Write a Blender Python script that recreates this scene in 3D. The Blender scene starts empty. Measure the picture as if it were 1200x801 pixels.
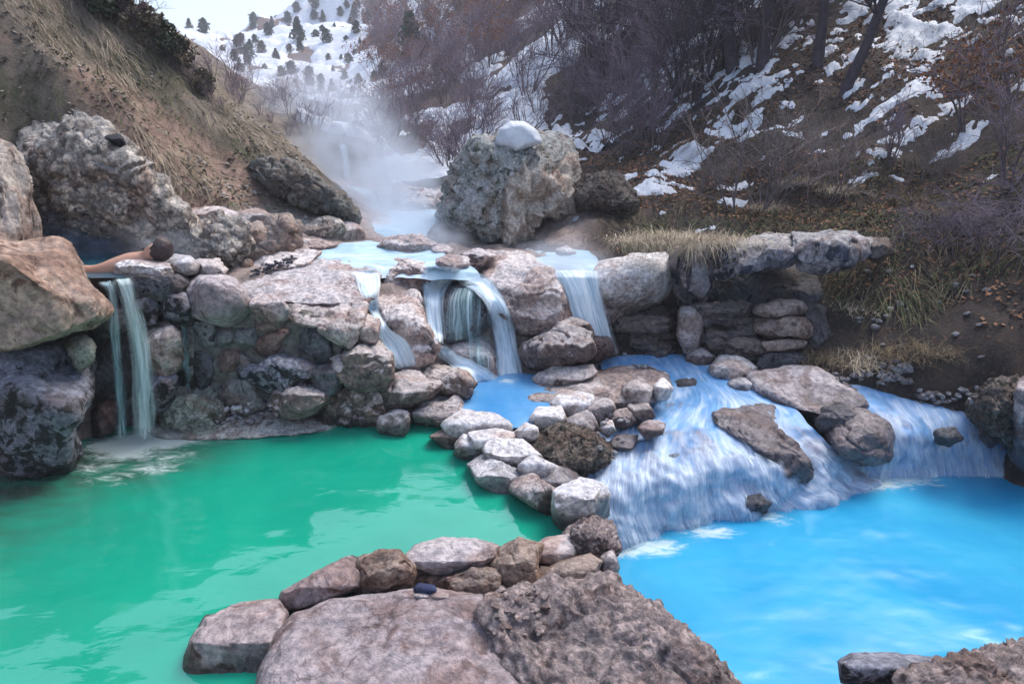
import bpy, bmesh, math, random
import numpy as np
from mathutils import Vector
from mathutils.bvhtree import BVHTree

# ------------------------------------------------------------------ camera, sky, sun
SC = bpy.context.scene
COL = SC.collection
R = math.radians
CAM_H, PITCH, FPX = 2.2, R(17.4), 796.0
CP, SP = math.cos(PITCH), math.sin(PITCH)
cam_data = bpy.data.cameras.new('camera')
cam = bpy.data.objects.new('camera', cam_data)
COL.objects.link(cam)
cam.location = (0, 0, CAM_H)
cam.rotation_euler = (R(90) - PITCH, 0, 0)
cam_data.sensor_width = 36
cam_data.lens = 36 * FPX / 1200
cam_data.clip_start = 0.05
cam_data.clip_end = 2000
SC.camera = cam

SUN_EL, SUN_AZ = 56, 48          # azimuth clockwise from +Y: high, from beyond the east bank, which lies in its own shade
w = bpy.data.worlds.new('World')
SC.world = w
w.use_nodes = True
wn, wl = w.node_tree.nodes, w.node_tree.links
bg = wn['Background']
sky = wn.new('ShaderNodeTexSky')
sky.sky_type = 'NISHITA'
sky.sun_disc = False
sky.sun_elevation = R(SUN_EL)
sky.sun_rotation = R(SUN_AZ)
sky.dust_density = 3.0
mixw = wn.new('ShaderNodeMixRGB')
mixw.inputs[0].default_value = 0.06          # thin pale overcast over the clear sky
mixw.inputs[2].default_value = (10.0, 11.0, 13.0, 1)
wl.new(sky.outputs[0], mixw.inputs[1])
wl.new(mixw.outputs[0], bg.inputs[0])
bg.inputs[1].default_value = 0.15
sd = bpy.data.lights.new('sun', 'SUN')
sd.energy = 2.2
sd.angle = R(32)
sd.color = (1.0, 0.94, 0.87)
sun = bpy.data.objects.new('sun', sd)
COL.objects.link(sun)
sv = Vector((math.sin(R(SUN_AZ)) * math.cos(R(SUN_EL)), math.cos(R(SUN_AZ)) * math.cos(R(SUN_EL)), math.sin(R(SUN_EL))))
sun.rotation_euler = sv.to_track_quat('Z', 'Y').to_euler()
sun.location = (0, -5, 30)
vs = SC.view_settings
vs.view_transform = 'Standard'
vs.look = 'None'
vs.exposure = 0.82
vs.gamma = 1
SC.cycles.volume_step_rate = 4.0
SC.cycles.volume_max_steps = 64
SC.cycles.max_bounces = 6
SC.cycles.diffuse_bounces = 2
SC.cycles.volume_bounces = 2
SC.cycles.transparent_max_bounces = 16

# ------------------------------------------------------------------ helpers
def rays(px, py):
    """ray through a photo pixel, scaled so that its y component is 1"""
    px = np.asarray(px, float); py = np.asarray(py, float)
    a = (px - 600) / FPX
    b = -(py - 400.5) / FPX
    y = b * SP + CP
    z = b * CP - SP
    return a / y, z / y

def at(px, py, d):
    rx, rz = rays(px, py)
    return np.stack([rx * d, np.broadcast_to(d, np.shape(rx)) * 1.0, CAM_H + rz * d], -1)

def at_z(px, py, z):
    rx, rz = rays(px, py)
    return at(px, py, (z - CAM_H) / rz)

def hash3(ix, iy, iz, s):
    n = (ix * 73856093) ^ (iy * 19349663) ^ (iz * 83492791) ^ (s * 2654435761)
    n = (n ^ (n >> 13)) * 1274126177 & 0xFFFFFFFF
    n = (n ^ (n >> 16)) * 2246822519 & 0xFFFFFFFF
    n = n ^ (n >> 15)
    return (n & 0xFFFFFF) / float(0xFFFFFF)

def vnoise(p, s=0):
    i = np.floor(p).astype(np.int64)
    f = p - i
    f = f * f * f * (f * (f * 6 - 15) + 10)
    o = 0
    for a in (0, 1):
        wx = f[:, 0] if a else 1 - f[:, 0]
        for b in (0, 1):
            wy = f[:, 1] if b else 1 - f[:, 1]
            for c in (0, 1):
                wz = f[:, 2] if c else 1 - f[:, 2]
                o = o + wx * wy * wz * hash3(i[:, 0] + a, i[:, 1] + b, i[:, 2] + c, s)
    return o * 2 - 1

ROT = np.array([[0.36, 0.48, -0.8], [-0.8, 0.6, 0.0], [0.48, 0.64, 0.6]])
def fbm(p, octv=4, s=0, gain=0.5):
    o = 0; a = 1.0; q = np.array(p, float)
    for k in range(octv):
        o = o + a * vnoise(q, s + k * 17)
        q = q @ ROT.T * 2.03 + 11.3
        a *= gain
    return o

def worley(p, s=0):
    """distance to nearest feature, second nearest and a random value of the nearest cell"""
    i = np.floor(p).astype(np.int64)
    f1 = np.full(len(p), 9.0); f2 = np.full(len(p), 9.0); idv = np.zeros(len(p))
    for a in (-1, 0, 1):
        for b in (-1, 0, 1):
            for c in (-1, 0, 1):
                jx, jy, jz = i[:, 0] + a, i[:, 1] + b, i[:, 2] + c
                q = np.stack([jx + hash3(jx, jy, jz, s), jy + hash3(jx, jy, jz, s + 1), jz + hash3(jx, jy, jz, s + 2)], -1)
                d = np.sqrt(((q - p) ** 2).sum(-1))
                near = d < f1
                f2 = np.where(near, f1, np.minimum(f2, d))
                idv = np.where(near, hash3(jx, jy, jz, s + 3), idv)
                f1 = np.where(near, d, f1)
    return f1, f2, idv

def sstep(a, b, x):
    t = np.clip((x - a) / (b - a), 0, 1)
    return t * t * (3 - 2 * t)

def inside(poly, x, y):
    poly = np.asarray(poly, float)
    r = np.zeros(np.shape(x), bool)
    n = len(poly)
    for k in range(n):
        x1, y1 = poly[k]; x2, y2 = poly[(k + 1) % n]
        c = ((y1 > y) != (y2 > y))
        t = (x2 - x1) * (y - y1) / ((y2 - y1) if y2 != y1 else 1e-9) + x1
        r ^= c & (x < t)
    return r

def make_mesh(name, V, F, smooth=True, attrs=None, uv=None):
    V = np.asarray(V, np.float32); F = np.asarray(F, np.int32)
    me = bpy.data.meshes.new(name)
    k = F.shape[1]
    me.vertices.add(len(V)); me.vertices.foreach_set('co', V.ravel())
    me.loops.add(F.size); me.loops.foreach_set('vertex_index', F.ravel())
    me.polygons.add(len(F))
    me.polygons.foreach_set('loop_start', np.arange(0, F.size, k, dtype=np.int32))
    me.polygons.foreach_set('use_smooth', np.full(len(F), smooth))
    if attrs:
        for an, av in attrs.items():
            at_ = me.attributes.new(an, 'FLOAT', 'POINT')
            at_.data.foreach_set('value', np.asarray(av, np.float32))
    if uv is not None:
        l = me.uv_layers.new(name='UVMap')
        l.data.foreach_set('uv', np.asarray(uv, np.float32)[F.ravel()].ravel())
    me.update(calc_edges=True)
    me.validate()
    return me

def tag(o, label=None, cat=None, group=None, kind=None):
    if label: o['label'] = label
    if cat: o['category'] = cat
    if group: o['group'] = group
    if kind: o['kind'] = kind
    return o

def link(name, me, mat=None, parent=None, **k):
    o = bpy.data.objects.new(name, me)
    COL.objects.link(o)
    if mat is not None and me is not None and len(me.materials) == 0: me.materials.append(mat)
    if parent is not None: o.parent = parent
    return tag(o, **k)

def empty(name, loc=(0, 0, 0), **k):
    o = bpy.data.objects.new(name, None)
    COL.objects.link(o); o.location = loc
    return tag(o, **k)

_ico = {}
def ico(lv):
    if lv not in _ico:
        bm = bmesh.new()
        bmesh.ops.create_icosphere(bm, subdivisions=lv, radius=1)
        bm.verts.ensure_lookup_table()
        V = np.array([v.co[:] for v in bm.verts]); F = np.array([[v.index for v in f.verts] for f in bm.faces])
        bm.free(); _ico[lv] = (V, F)
    return _ico[lv]

def vnormals(V, F):
    n = np.cross(V[F[:, 1]] - V[F[:, 0]], V[F[:, 2]] - V[F[:, 0]])
    N = np.zeros_like(V)
    for k in range(3):
        for c in range(3):
            N[:, c] += np.bincount(F[:, k], n[:, c], len(V))
    return N / (np.linalg.norm(N, axis=1, keepdims=True) + 1e-12)

# ------------------------------------------------------------------ materials
class NT:
    def __init__(s, name):
        s.m = bpy.data.materials.new(name); s.m.use_nodes = True
        s.n = s.m.node_tree.nodes; s.l = s.m.node_tree.links
        s.b = s.n['Principled BSDF']; s.out = s.n['Material Output']
    def new(s, t, **k):
        n = s.n.new(t)
        for a, v in k.items(): setattr(n, a, v)
        return n
    def set(s, inp, v):
        if hasattr(v, 'is_output') or isinstance(v, bpy.types.NodeSocket): s.l.new(v, inp)
        elif isinstance(v, tuple) and len(v) == 3 and inp.type == 'RGBA': inp.default_value = (*v, 1)
        else: inp.default_value = v
    def noise(s, vec, scale, detail=4, rough=.55, dist=0.0):
        n = s.new('ShaderNodeTexNoise'); s.set(n.inputs['Vector'], vec)
        n.inputs['Scale'].default_value = scale; n.inputs['Detail'].default_value = detail
        n.inputs['Roughness'].default_value = rough; n.inputs['Distortion'].default_value = dist
        return n.outputs['Fac']
    def ramp(s, v, a, b, lo=0.0, hi=1.0):
        n = s.new('ShaderNodeMapRange', interpolation_type='SMOOTHSTEP')
        s.set(n.inputs[0], v); n.inputs[1].default_value = a; n.inputs[2].default_value = b
        n.inputs[3].default_value = lo; n.inputs[4].default_value = hi
        return n.outputs[0]
    def math(s, op, a, b=0.0, c=0.0):
        n = s.new('ShaderNodeMath', operation=op)
        s.set(n.inputs[0], a); s.set(n.inputs[1], b); s.set(n.inputs[2], c)
        return n.outputs[0]
    def mix(s, f, a, b, mode='MIX'):
        n = s.new('ShaderNodeMixRGB', blend_type=mode)
        s.set(n.inputs[0], f); s.set(n.inputs[1], a); s.set(n.inputs[2], b)
        return n.outputs[0]
    def attr(s, name):
        return s.new('ShaderNodeAttribute', attribute_name=name).outputs['Fac']
    def bump(s, h, strength, dist, prev=None):
        n = s.new('ShaderNodeBump'); s.set(n.inputs['Height'], h)
        n.inputs['Strength'].default_value = strength; n.inputs['Distance'].default_value = dist
        if prev is not None: s.l.new(prev, n.inputs['Normal'])
        return n.outputs['Normal']
    def pos(s, rnd=True):
        g = s.new('ShaderNodeNewGeometry').outputs['Position']
        if not rnd: return g
        r = s.new('ShaderNodeObjectInfo').outputs['Random']
        n = s.new('ShaderNodeVectorMath', operation='ADD')
        s.l.new(g, n.inputs[0]); s.l.new(s.math('MULTIPLY', r, 37.0), n.inputs[1])
        return n.outputs[0]

def rock_mat(name, c1, c2, c3, sc=1.0, spots=(.55, .62), crust=None, top_amt=.6, wet=None, bump=.8, zone=None, streak=False, cells=None):
    """c1/c2 large patches, c3 dark specks, crust: paler colour on upward faces, broken up by noise, wet: (z0, z1) damp band above water"""
    t = NT(name); p = t.pos()
    vec = p
    if streak:
        mp = t.new('ShaderNodeMapping'); t.l.new(p, mp.inputs[0]); mp.inputs['Scale'].default_value = (1, 1, .22); vec = mp.outputs[0]
    n1 = t.noise(vec, 2.6 * sc, 6, .62, .7); n2 = t.noise(vec, 9 * sc, 8, .7, .6); n3 = t.noise(p, 26 * sc, 7, .65)
    n4 = t.noise(vec, 4.5 * sc, 6, .65, 1.0)
    col = t.mix(t.ramp(n1, .44, .58), c1, c2)
    col = t.mix(t.ramp(n4, .50, .62, 0, .6), col, tuple(min(1, x * 1.45) for x in c1))
    col = t.mix(t.ramp(n2, *spots), col, c3)
    if cells:      # the pebbles of a conglomerate each have their own tone
        vc = t.new('ShaderNodeTexVoronoi'); vc.inputs['Scale'].default_value = cells
        t.l.new(p, vc.inputs['Vector'])
        sp = t.new('ShaderNodeSeparateColor'); t.l.new(vc.outputs['Color'], sp.inputs[0])
        col = t.mix(.75, col, t.mix(1.0, col, t.mix(sp.outputs[0], (.55, .52, .5), (1.5, 1.45, 1.42)), 'MULTIPLY'))
        col = t.mix(t.ramp(vc.outputs['Distance'], .35, .62, 0, .7), col, c3)
    if zone:
        z = t.ramp(t.math('ADD', t.attr('zone'), t.math('MULTIPLY', t.math('SUBTRACT', n2, .5), .9)), .4, .6)
        col = t.mix(z, col, t.mix(t.ramp(n4, .4, .65), zone[0], zone[1]))
    if crust:  # paler colour mixed in where the surface faces up, with a noisy border
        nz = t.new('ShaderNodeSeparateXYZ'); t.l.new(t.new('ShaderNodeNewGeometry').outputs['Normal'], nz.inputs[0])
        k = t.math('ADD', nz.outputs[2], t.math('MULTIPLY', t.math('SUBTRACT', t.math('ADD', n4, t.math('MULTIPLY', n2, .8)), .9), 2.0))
        col = t.mix(t.ramp(k, .38, .72, 0, top_amt), col, crust)
    n5 = t.noise(p, 1.3 * sc, 4, .6, 1.5)
    col = t.mix(t.ramp(t.math('ADD', n5, t.math('MULTIPLY', t.math('SUBTRACT', n2, .5), .35)), .50, .62, 0, .75), col, t.mix(1.0, col, (.60, .46, .40), 'MULTIPLY'))
    col = t.mix(1.0, col, t.mix(t.ramp(n3, .32, .68), (.58, .58, .61), (1.36, 1.33, 1.31)), 'MULTIPLY')
    r = t.new('ShaderNodeObjectInfo').outputs['Random']
    col = t.mix(1.0, col, t.mix(r, (.80, .85, .92), (1.05, 1.08, 1.10)), 'MULTIPLY')
    rough = .85
    if wet:
        sx = t.new('ShaderNodeSeparateXYZ'); t.l.new(t.new('ShaderNodeNewGeometry').outputs['Position'], sx.inputs[0])
        h = t.math('ADD', sx.outputs[2], t.math('MULTIPLY', t.math('SUBTRACT', n4, .5), (wet[1] - wet[0]) * 2.2))
        wv = t.ramp(h, wet[0], wet[1], 1, 0)
        col = t.mix(wv, col, t.mix(1.0, col, (.34, .33, .36), 'MULTIPLY'))
        rough = t.math('SUBTRACT', .85, t.math('MULTIPLY', wv, .5))
    t.set(t.b.inputs['Base Color'], col); t.set(t.b.inputs['Roughness'], rough)
    b = t.bump(n4, bump, .06); b = t.bump(n2, bump, .03, b)
    vo = t.new('ShaderNodeTexVoronoi', feature='DISTANCE_TO_EDGE'); vo.inputs['Scale'].default_value = 6 * sc
    dn = t.new('ShaderNodeVectorMath', operation='ADD'); t.l.new(p, dn.inputs[0])
    nn = t.new('ShaderNodeTexNoise'); t.l.new(p, nn.inputs['Vector']); nn.inputs['Scale'].default_value = 1.6 * sc; nn.inputs['Detail'].default_value = 5
    t.l.new(nn.outputs['Color'], dn.inputs[1]); t.l.new(dn.outputs[0], vo.inputs['Vector'])
    v2 = t.new('ShaderNodeTexVoronoi', feature='DISTANCE_TO_EDGE'); v2.inputs['Scale'].default_value = 1.9 * sc; t.l.new(dn.outputs[0], v2.inputs['Vector'])
    ck = t.math('MULTIPLY', t.ramp(v2.outputs['Distance'], 0, .014, 1, 0), t.ramp(n1, .46, .54))
    t.set(t.b.inputs['Base Color'], t.mix(ck, col, t.mix(1.0, col, (.55, .5, .48), 'MULTIPLY')))
    b = t.bump(ck, -bump * 1.2, .03, b)
    b = t.bump(n3, bump * 1.2, .016, b)
    t.l.new(b, t.b.inputs['Normal'])
    return t.m

M = {}
PALE = (.50, .455, .45)
M['pale'] = rock_mat('pale_travertine', (.44, .36, .325), (.32, .235, .195), (.13, .10, .09), crust=(.68, .62, .60), wet=(.03, .22))  # crust= is only the paler colour mixed in on upward faces
M['cream'] = rock_mat('cream_stone', (.56, .50, .46), (.41, .35, .32), (.22, .18, .17), crust=(.80, .775, .78), top_amt=.8, spots=(.58, .66), wet=(.02, .18))
M['brown'] = rock_mat('brown_stone', (.23, .165, .135), (.155, .11, .10), (.06, .047, .045), crust=(.62, .55, .52), top_amt=.8, wet=(.02, .22))
M['tan'] = rock_mat('tan_sandstone', (.40, .29, .22), (.31, .225, .18), (.17, .10, .075), sc=.9, spots=(.55, .64), bump=.6)
M['speck'] = rock_mat('speckled_stone', (.27, .255, .29), (.19, .185, .21), (.022, .022, .026), sc=1.1, spots=(.475, .535), crust=(.42, .43, .50), top_amt=.5, wet=(.0, .2))
M['outcrop'] = rock_mat('dark_mossy_outcrop', (.17, .16, .15), (.11, .115, .095), (.03, .035, .03), sc=1.4, crust=(.27, .25, .22), top_amt=.5)
M['dark'] = rock_mat('dark_wet_stone', (.125, .115, .125), (.085, .092, .095), (.018, .02, .024), sc=1.2, crust=(.17, .16, .17), top_amt=.4)
M['cong'] = rock_mat('grey_conglomerate', (.57, .51, .44), (.42, .365, .31), (.10, .09, .085), sc=1.6, cells=13, spots=(.51, .6), crust=(.46, .45, .44), top_amt=.4, bump=.8)
M['pinkcong'] = rock_mat('pinkish_conglomerate', (.50, .39, .355), (.34, .25, .22), (.085, .06, .055), sc=1.7, cells=24, spots=(.52, .6), crust=(.43, .36, .345), top_amt=.45, bump=.8, wet=(-.45, -.3))
M['slab'] = rock_mat('lilac_grey_slab', (.44, .37, .35), (.34, .265, .25), (.20, .13, .12), sc=.8, spots=(.56, .66), crust=(.64, .565, .55), top_amt=.65, wet=(.0, .14))
M['lichen'] = rock_mat('mossy_boulder_stone', (.47, .46, .43), (.31, .32, .285), (.10, .11, .09), sc=1.3, spots=(.53, .6), bump=.8, zone=((.66, .57, .48), (.45, .37, .30)))
M['face'] = rock_mat('streaked_stone', (.42, .37, .33), (.30, .26, .23), (.10, .085, .075), sc=1.1, streak=True, spots=(.52, .6), bump=.6)
M['ledge'] = rock_mat('ledge_stone', (.34, .31, .315), (.17, .16, .19), (.045, .05, .075), sc=.9, streak=True, spots=(.5, .58), crust=(.50, .47, .45), top_amt=.6)
M['strata'] = rock_mat('layered_dark_stone', (.15, .12, .105), (.10, .085, .085), (.04, .036, .04), sc=1.1, crust=(.28, .22, .185), top_amt=.5, wet=(.05, .2))
M['strata_tan'] = rock_mat('pinkish_tan_stone', (.36, .28, .235), (.28, .215, .19), (.12, .09, .08), sc=1.1)
M['rust'] = rock_mat('rusty_brown_stone', (.34, .24, .18), (.26, .165, .12), (.10, .065, .055), sc=1.2, crust=(.44, .36, .31), top_amt=.5)
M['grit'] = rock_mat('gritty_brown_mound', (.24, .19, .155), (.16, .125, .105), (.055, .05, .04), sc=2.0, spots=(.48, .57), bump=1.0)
M['fall'] = rock_mat('water_polished_stone', (.42, .315, .275), (.25, .185, .175), (.10, .08, .085), crust=(.70, .63, .61), top_amt=.9)
M['mossgreen'] = rock_mat('greenish_crust', (.36, .37, .30), (.27, .30, .24), (.10, .11, .09), sc=1.8, crust=(.48, .49, .44), top_amt=.5)
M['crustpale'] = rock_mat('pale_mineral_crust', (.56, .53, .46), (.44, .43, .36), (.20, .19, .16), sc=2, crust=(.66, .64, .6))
M['slabnear'] = rock_mat('stained_lilac_slab', (.37, .30, .295), (.27, .205, .20), (.14, .07, .055), sc=.9, spots=(.545, .61), crust=(.48, .42, .43), top_amt=.45, wet=(.0, .14))
M['blue'] = rock_mat('dark_blue_stone', (.035, .05, .13), (.05, .06, .14), (.02, .025, .05), sc=2)
M['red'] = rock_mat('dark_reddish_stone', (.24, .15, .13), (.17, .115, .11), (.045, .035, .038), sc=1.2, wet=(.0, .2))
M['wallgrey'] = rock_mat('damp_wall_stone', (.29, .26, .245), (.19, .18, .185), (.05, .048, .055), sc=1.2, wet=(.0, .25))

def plain(name, col, rough=.9, var=.25, sc=20, col2=None):
    t = NT(name); p = t.pos()
    n = t.noise(p, sc, 5, .65)
    c2 = col2 or tuple(x * (1 - var) for x in col)
    c = t.mix(t.ramp(n, .3, .7), tuple(min(1, x * (1 + var)) for x in col), c2)
    t.set(t.b.inputs['Base Color'], c); t.b.inputs['Roughness'].default_value = rough
    t.l.new(t.bump(n, .4, .02), t.b.inputs['Normal'])
    return t.m
t = NT('old_snow'); p = t.pos(False)
n = t.noise(p, 6, 6, .6)
t.set(t.b.inputs['Base Color'], t.mix(t.ramp(n, .35, .7), (.50, .55, .64), (.66, .69, .74))); t.b.inputs['Roughness'].default_value = .7
t.l.new(t.bump(n, .5, .05), t.b.inputs['Normal'])
M['snow'] = t.m
M['bark'] = plain('grey_purple_bark', (.14, .11, .12), sc=12, var=.3)
M['bark_dark'] = plain('dark_bark', (.06, .048, .06), sc=12, var=.3)
M['twig'] = plain('purple_brown_twigs', (.20, .155, .20), sc=3, var=.3)
M['twig_pale'] = plain('pale_twigs', (.20, .165, .165), sc=3, var=.3)
M['needle'] = plain('evergreen_needles', (.045, .062, .036), sc=4, var=.5)
M['needle_brown'] = plain('olive_brown_needles', (.11, .09, .065), sc=4, var=.5)
M['rustleaf'] = plain('rusty_dead_leaves', (.23, .095, .04), sc=5, var=.45)
M['straw'] = plain('dry_straw_grass', (.48, .40, .30), sc=2.5, var=.4)
M['greengrass'] = plain('winter_green_grass', (.085, .11, .04), sc=2.5, var=.45)
M['litter'] = plain('leaf_litter', (.24, .12, .065), sc=3, var=.6)
M['cloth'] = plain('black_cloth', (.012, .013, .02), sc=20)
M['skin'] = plain('skin', (.52, .30, .22), rough=.5, var=.06, sc=10)
M['hair'] = plain('dark_hair', (.04, .022, .026), rough=.5, sc=60, var=.5)
M['pebble'] = rock_mat('pale_pebbles', (.42, .41, .42), (.32, .30, .31), (.16, .15, .15), sc=2)
M['darkpebble'] = rock_mat('dark_gravel_stone', (.09, .09, .115), (.06, .06, .08), (.03, .03, .04), sc=2)
M['mortar'] = plain('damp_mortar', (.14, .13, .12), sc=14, var=.4)
# ------------------------------------------------------------------ terrain
PX_PTS = [  # photo pixel and distance: surveyed points of the valley sides
 (0,0,7.5),(60,0,8.6),(110,5,9.8),(165,20,11.5),(200,58,11.8),(250,108,11.5),(290,150,11),(330,188,10.5),(380,225,9.6),(425,262,8.8),
 (0,60,6.9),(80,70,7.9),(150,100,8.6),(200,140,8.7),(250,180,8.6),(300,215,8.3),(350,245,8.1),(395,272,7.9),(0,120,6.5),(60,130,6.7),
 (150,165,7.0),(220,220,7.1),(280,250,7.1),(330,272,7.2),(230,255,6.8),(100,200,6.6),(150,250,6.6),(60,240,6.4),(100,295,6.3),(180,290,6.3),
 (-100,100,6.0),(-100,0,7.0),(-200,-100,7.5),(-60,230,5.4),(-250,100,5.6),(-300,300,4.6),
 (700,264,7.8),(770,262,8.0),(850,266,7.8),(950,264,7.6),(1020,270,7.2),(1100,272,7.0),(1190,275,6.6),
 (690,235,8.6),(720,215,10),(760,195,11),(850,185,10),(900,205,9.3),(950,222,8.6),(1050,222,8.3),(1150,205,8.2),
 (800,120,12.8),(900,100,11.6),(1000,110,10.8),(1100,100,10.2),(1200,100,9.6),(850,30,14.5),(950,0,14),(1100,0,12.5),(1200,0,11.5),
 (1300,0,11),(1300,100,9),(1300,250,6),(1300,400,5),(760,60,17),(700,150,15),(1000,-120,17),(1200,-120,14),(850,-80,20),
 (800,352,6.9),(900,352,6.8),(960,372,6.5),(1010,350,6.45),(1060,330,6.5),(1100,350,6.3),(1150,350,6.0),(1200,350,5.8),
 (1000,420,5.95),(1060,432,5.6),(1120,445,5.42),(1180,430,5.3),(1230,460,5.0),(1320,500,4.6),(1380,600,4.0),(1450,760,3.2),
 (480,215,13),(520,170,16),(560,120,21),(600,70,27),(640,25,33),(650,150,14.8),(600,215,11),(500,125,25),(450,160,20),(420,168,17),(560,240,9.5),
 (200,36,85),(240,36,90),(300,16,95),(400,-70,105),(190,74,55),(260,100,45),(320,132,32),(362,152,22),(450,50,62),(500,0,72),(560,-10,50),
 (420,105,42),(680,-60,46),(540,60,40),(150,56,60),(350,40,75),(330,90,50),
]
W_PTS = [  # plan points (x, y, z)
 (-3,2,-.6),(-2,3,-.6),(-1,3,-.6),(-3.2,3.8,-.55),(-1.5,4.2,-.6),(0,3.6,-.5),(-1,1.5,-.6),(-2.2,4.5,-.5),(-2,1,-.6),
 (1.5,2,-1.2),(3,2,-1.2),(1.5,3.5,-1.2),(3,3.8,-1.15),(4,3,-1.1),(1,2.6,-1.1),(1.4,1,-1.2),(2.2,4.3,-.95),(3.6,3.6,-1.1),(4.0,5.1,-.45),(4.1,4.75,-.55),(3.7,4.6,-.6),(3.3,5.35,-.3),(4.5,4.7,-.5),(4.4,5.1,-.3),(3.6,2.6,-1.1),(3.5,4.3,-.8),(4.2,4.2,-.6),
 (0,1.4,-.4),(-.5,2.45,.04),(-.2,2.55,.08),(.15,2.55,.1),(.42,2.75,.05),(.05,2.2,.1),(-.95,2.6,-.5),(-.6,3.0,-.5),(0,3.1,-.5),(.35,3.15,-.4),(.75,2.4,-.9),(-.9,2.1,-.5),(0,0,.3),(-.4,.8,.0),(.4,3.5,-.45),(.7,4.2,-.35),(.2,4.7,-.25),(1.0,5.3,-.15),(.3,5.2,-.05),
 (-2.6,4.95,-.4),(-2.2,5.0,-.4),(-1.6,5.0,-.4),(-1.2,5.05,-.4),(-.8,5.1,-.4),(-.2,5.1,-.2),(-2.4,5.3,.6),(-1.6,5.4,.8),(-.9,5.75,.75),(-1.3,5.6,.8),(-.4,6.15,.7),(.3,6.2,.6),(.1,5.75,.0),(.4,5.7,.0),(-.3,5.6,.0),(-.7,5.4,-.1),
 (-3.3,5.3,.75),(-2.7,5.4,.75),(-3.6,5.1,.75),(-3.1,5.9,.8),(-3.6,4.6,.3),(-4.3,4.5,.6),(-5,3.5,.8),(-5,2,.8),(-4.2,3.4,-.3),
 (-1.2,6.5,.88),(-1.5,6.0,.86),(-.5,7,1.0),(0,6.5,.85),(-1.4,8,1.0),(-1.9,10,1.0),(-2.6,12.5,1.05),(-3.0,13.8,1.1),(-3.4,14.6,1.95),(-4,16,2.1),(-6,20,2.5),
 (.6,6.6,.8),(.9,7.2,.75),(.75,6.2,.3),(1.2,6.0,-.1),(1.9,5.6,-.15),(2,5.1,-.3),(3,4.9,-.55),(3.6,4.8,-.6),(1.6,4.9,-.35),(2.6,5.3,-.2),
 (1.5,6.6,.4),(2.2,6.6,.4),(.2,8,1.0),(-.4,9,1.1),
 (-8,14,3.6),(-7,18,3.2),(-10,22,5),(-6,10.5,3.4),(-14,14,10),(-14,8,10),(-14,3,9),(-9,0,6),(-22,12,16),(-20,25,9),(-14,32,5),(-30,40,11),
 (-6,-2,2),(0,-3,.8),(6,-2,1.5),(8,2,4),(9,6,6.5),(14,8,11),(20,16,17),(25,30,22),(22,45,24),(40,70,36),(0,120,24),(-30,120,12),(-50,120,14),(40,120,45),(-60,80,14),(-16,95,12.5),(-26,95,11.5),(-36,98,13),
]
P1 = np.array(PX_PTS, float)
_l = (np.arange(len(P1)) < 36) & (P1[:, 2] > 6.3)      # the west hill stands close over the pools
P1[_l, 2] = 6.3 + (P1[_l, 2] - 6.3) * .45
CTRL = np.vstack([at(P1[:, 0], P1[:, 1], P1[:, 2]), np.array(W_PTS, float)])

class RBF:
    """linear kernel surface through scattered heights"""
    def __init__(s, P, c=.02):
        s.p = P[:, :2]; n = len(P)
        s.c = c
        A = np.zeros((n + 3, n + 3))
        D = np.sqrt(((s.p[:, None] - s.p[None]) ** 2).sum(-1) + s.c)
        A[:n, :n] = -D; A[:n, n] = 1; A[:n, n + 1:] = s.p; A[n, :n] = 1; A[n + 1:, :n] = s.p.T
        A[:n, :n] += np.eye(n) * 1e-3
        s.w = np.linalg.solve(A, np.r_[P[:, 2], 0, 0, 0])
    def __call__(s, x, y):
        x = np.asarray(x, float).ravel(); y = np.asarray(y, float).ravel()
        o = np.empty(len(x)); n = len(s.p)
        for k in range(0, len(x), 20000):
            xx, yy = x[k:k + 20000], y[k:k + 20000]
            D = np.sqrt((xx[:, None] - s.p[None, :, 0]) ** 2 + (yy[:, None] - s.p[None, :, 1]) ** 2 + s.c)
            o[k:k + 20000] = -D @ s.w[:n] + s.w[n] + xx * s.w[n + 1] + yy * s.w[n + 2]
        return o
RB = RBF(CTRL)

def left_w(x, y):   # 1 on the grassy hillside west of the stream
    return sstep(.3, -.6, x + .29 * (y - 6.3) + 1.5)
def height(x, y):
    z = RB(x, y)
    p = np.stack([x, y, z * .5], -1)
    d = np.sqrt(x * x + y * y)
    land = sstep(.95, 1.5, z) 
    amp = .025 + .11 * land
    wet = sstep(1.35, 1.05, z) * sstep(.0, .5, z) * (y < 16)
    z = z + wet * .05 * (fbm(p * 3.1, 5, 51, .6) - .2) * sstep(4.9, 5.4, y)
    z = z + amp * fbm(p * 1.1, 5, 3, .55) + .02 * fbm(p * 7, 3, 9)
    z = z + sstep(25, 70, d) * 1.6 * fbm(p * .09, 4, 21)
    # the hill is ribbed down its slope
    z = z + .10 * left_w(x, y) * land * fbm(np.stack([y * 1.6 + x * .5, x * .35, 0 * x], -1), 3, 31)
    return z

NR, NC = 520, 460
yr = -2.5 + (np.exp(np.linspace(0, 1, NR) ** 1.15 * math.log(190)) - 1) * 0.72
yr = np.interp(np.linspace(0, 1, NR), np.linspace(0, 1, NR), yr)
az = np.tan(np.linspace(-1.06, 1.06, NC))
YY, AA = np.meshgrid(yr, az, indexing='ij')
XX = AA * (YY + 5.5) * .95
gx, gy = XX.ravel(), YY.ravel()
gz = height(gx, gy)
TV = np.stack([gx, gy, gz], -1)
ii = np.arange(NR * NC).reshape(NR, NC)
TF = np.stack([ii[:-1, :-1], ii[:-1, 1:], ii[1:, 1:], ii[1:, :-1]], -1).reshape(-1, 4)
dist = np.sqrt(gx ** 2 + gy ** 2)
lw = left_w(gx, gy)
far_m = sstep(18, 34, dist)

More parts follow.
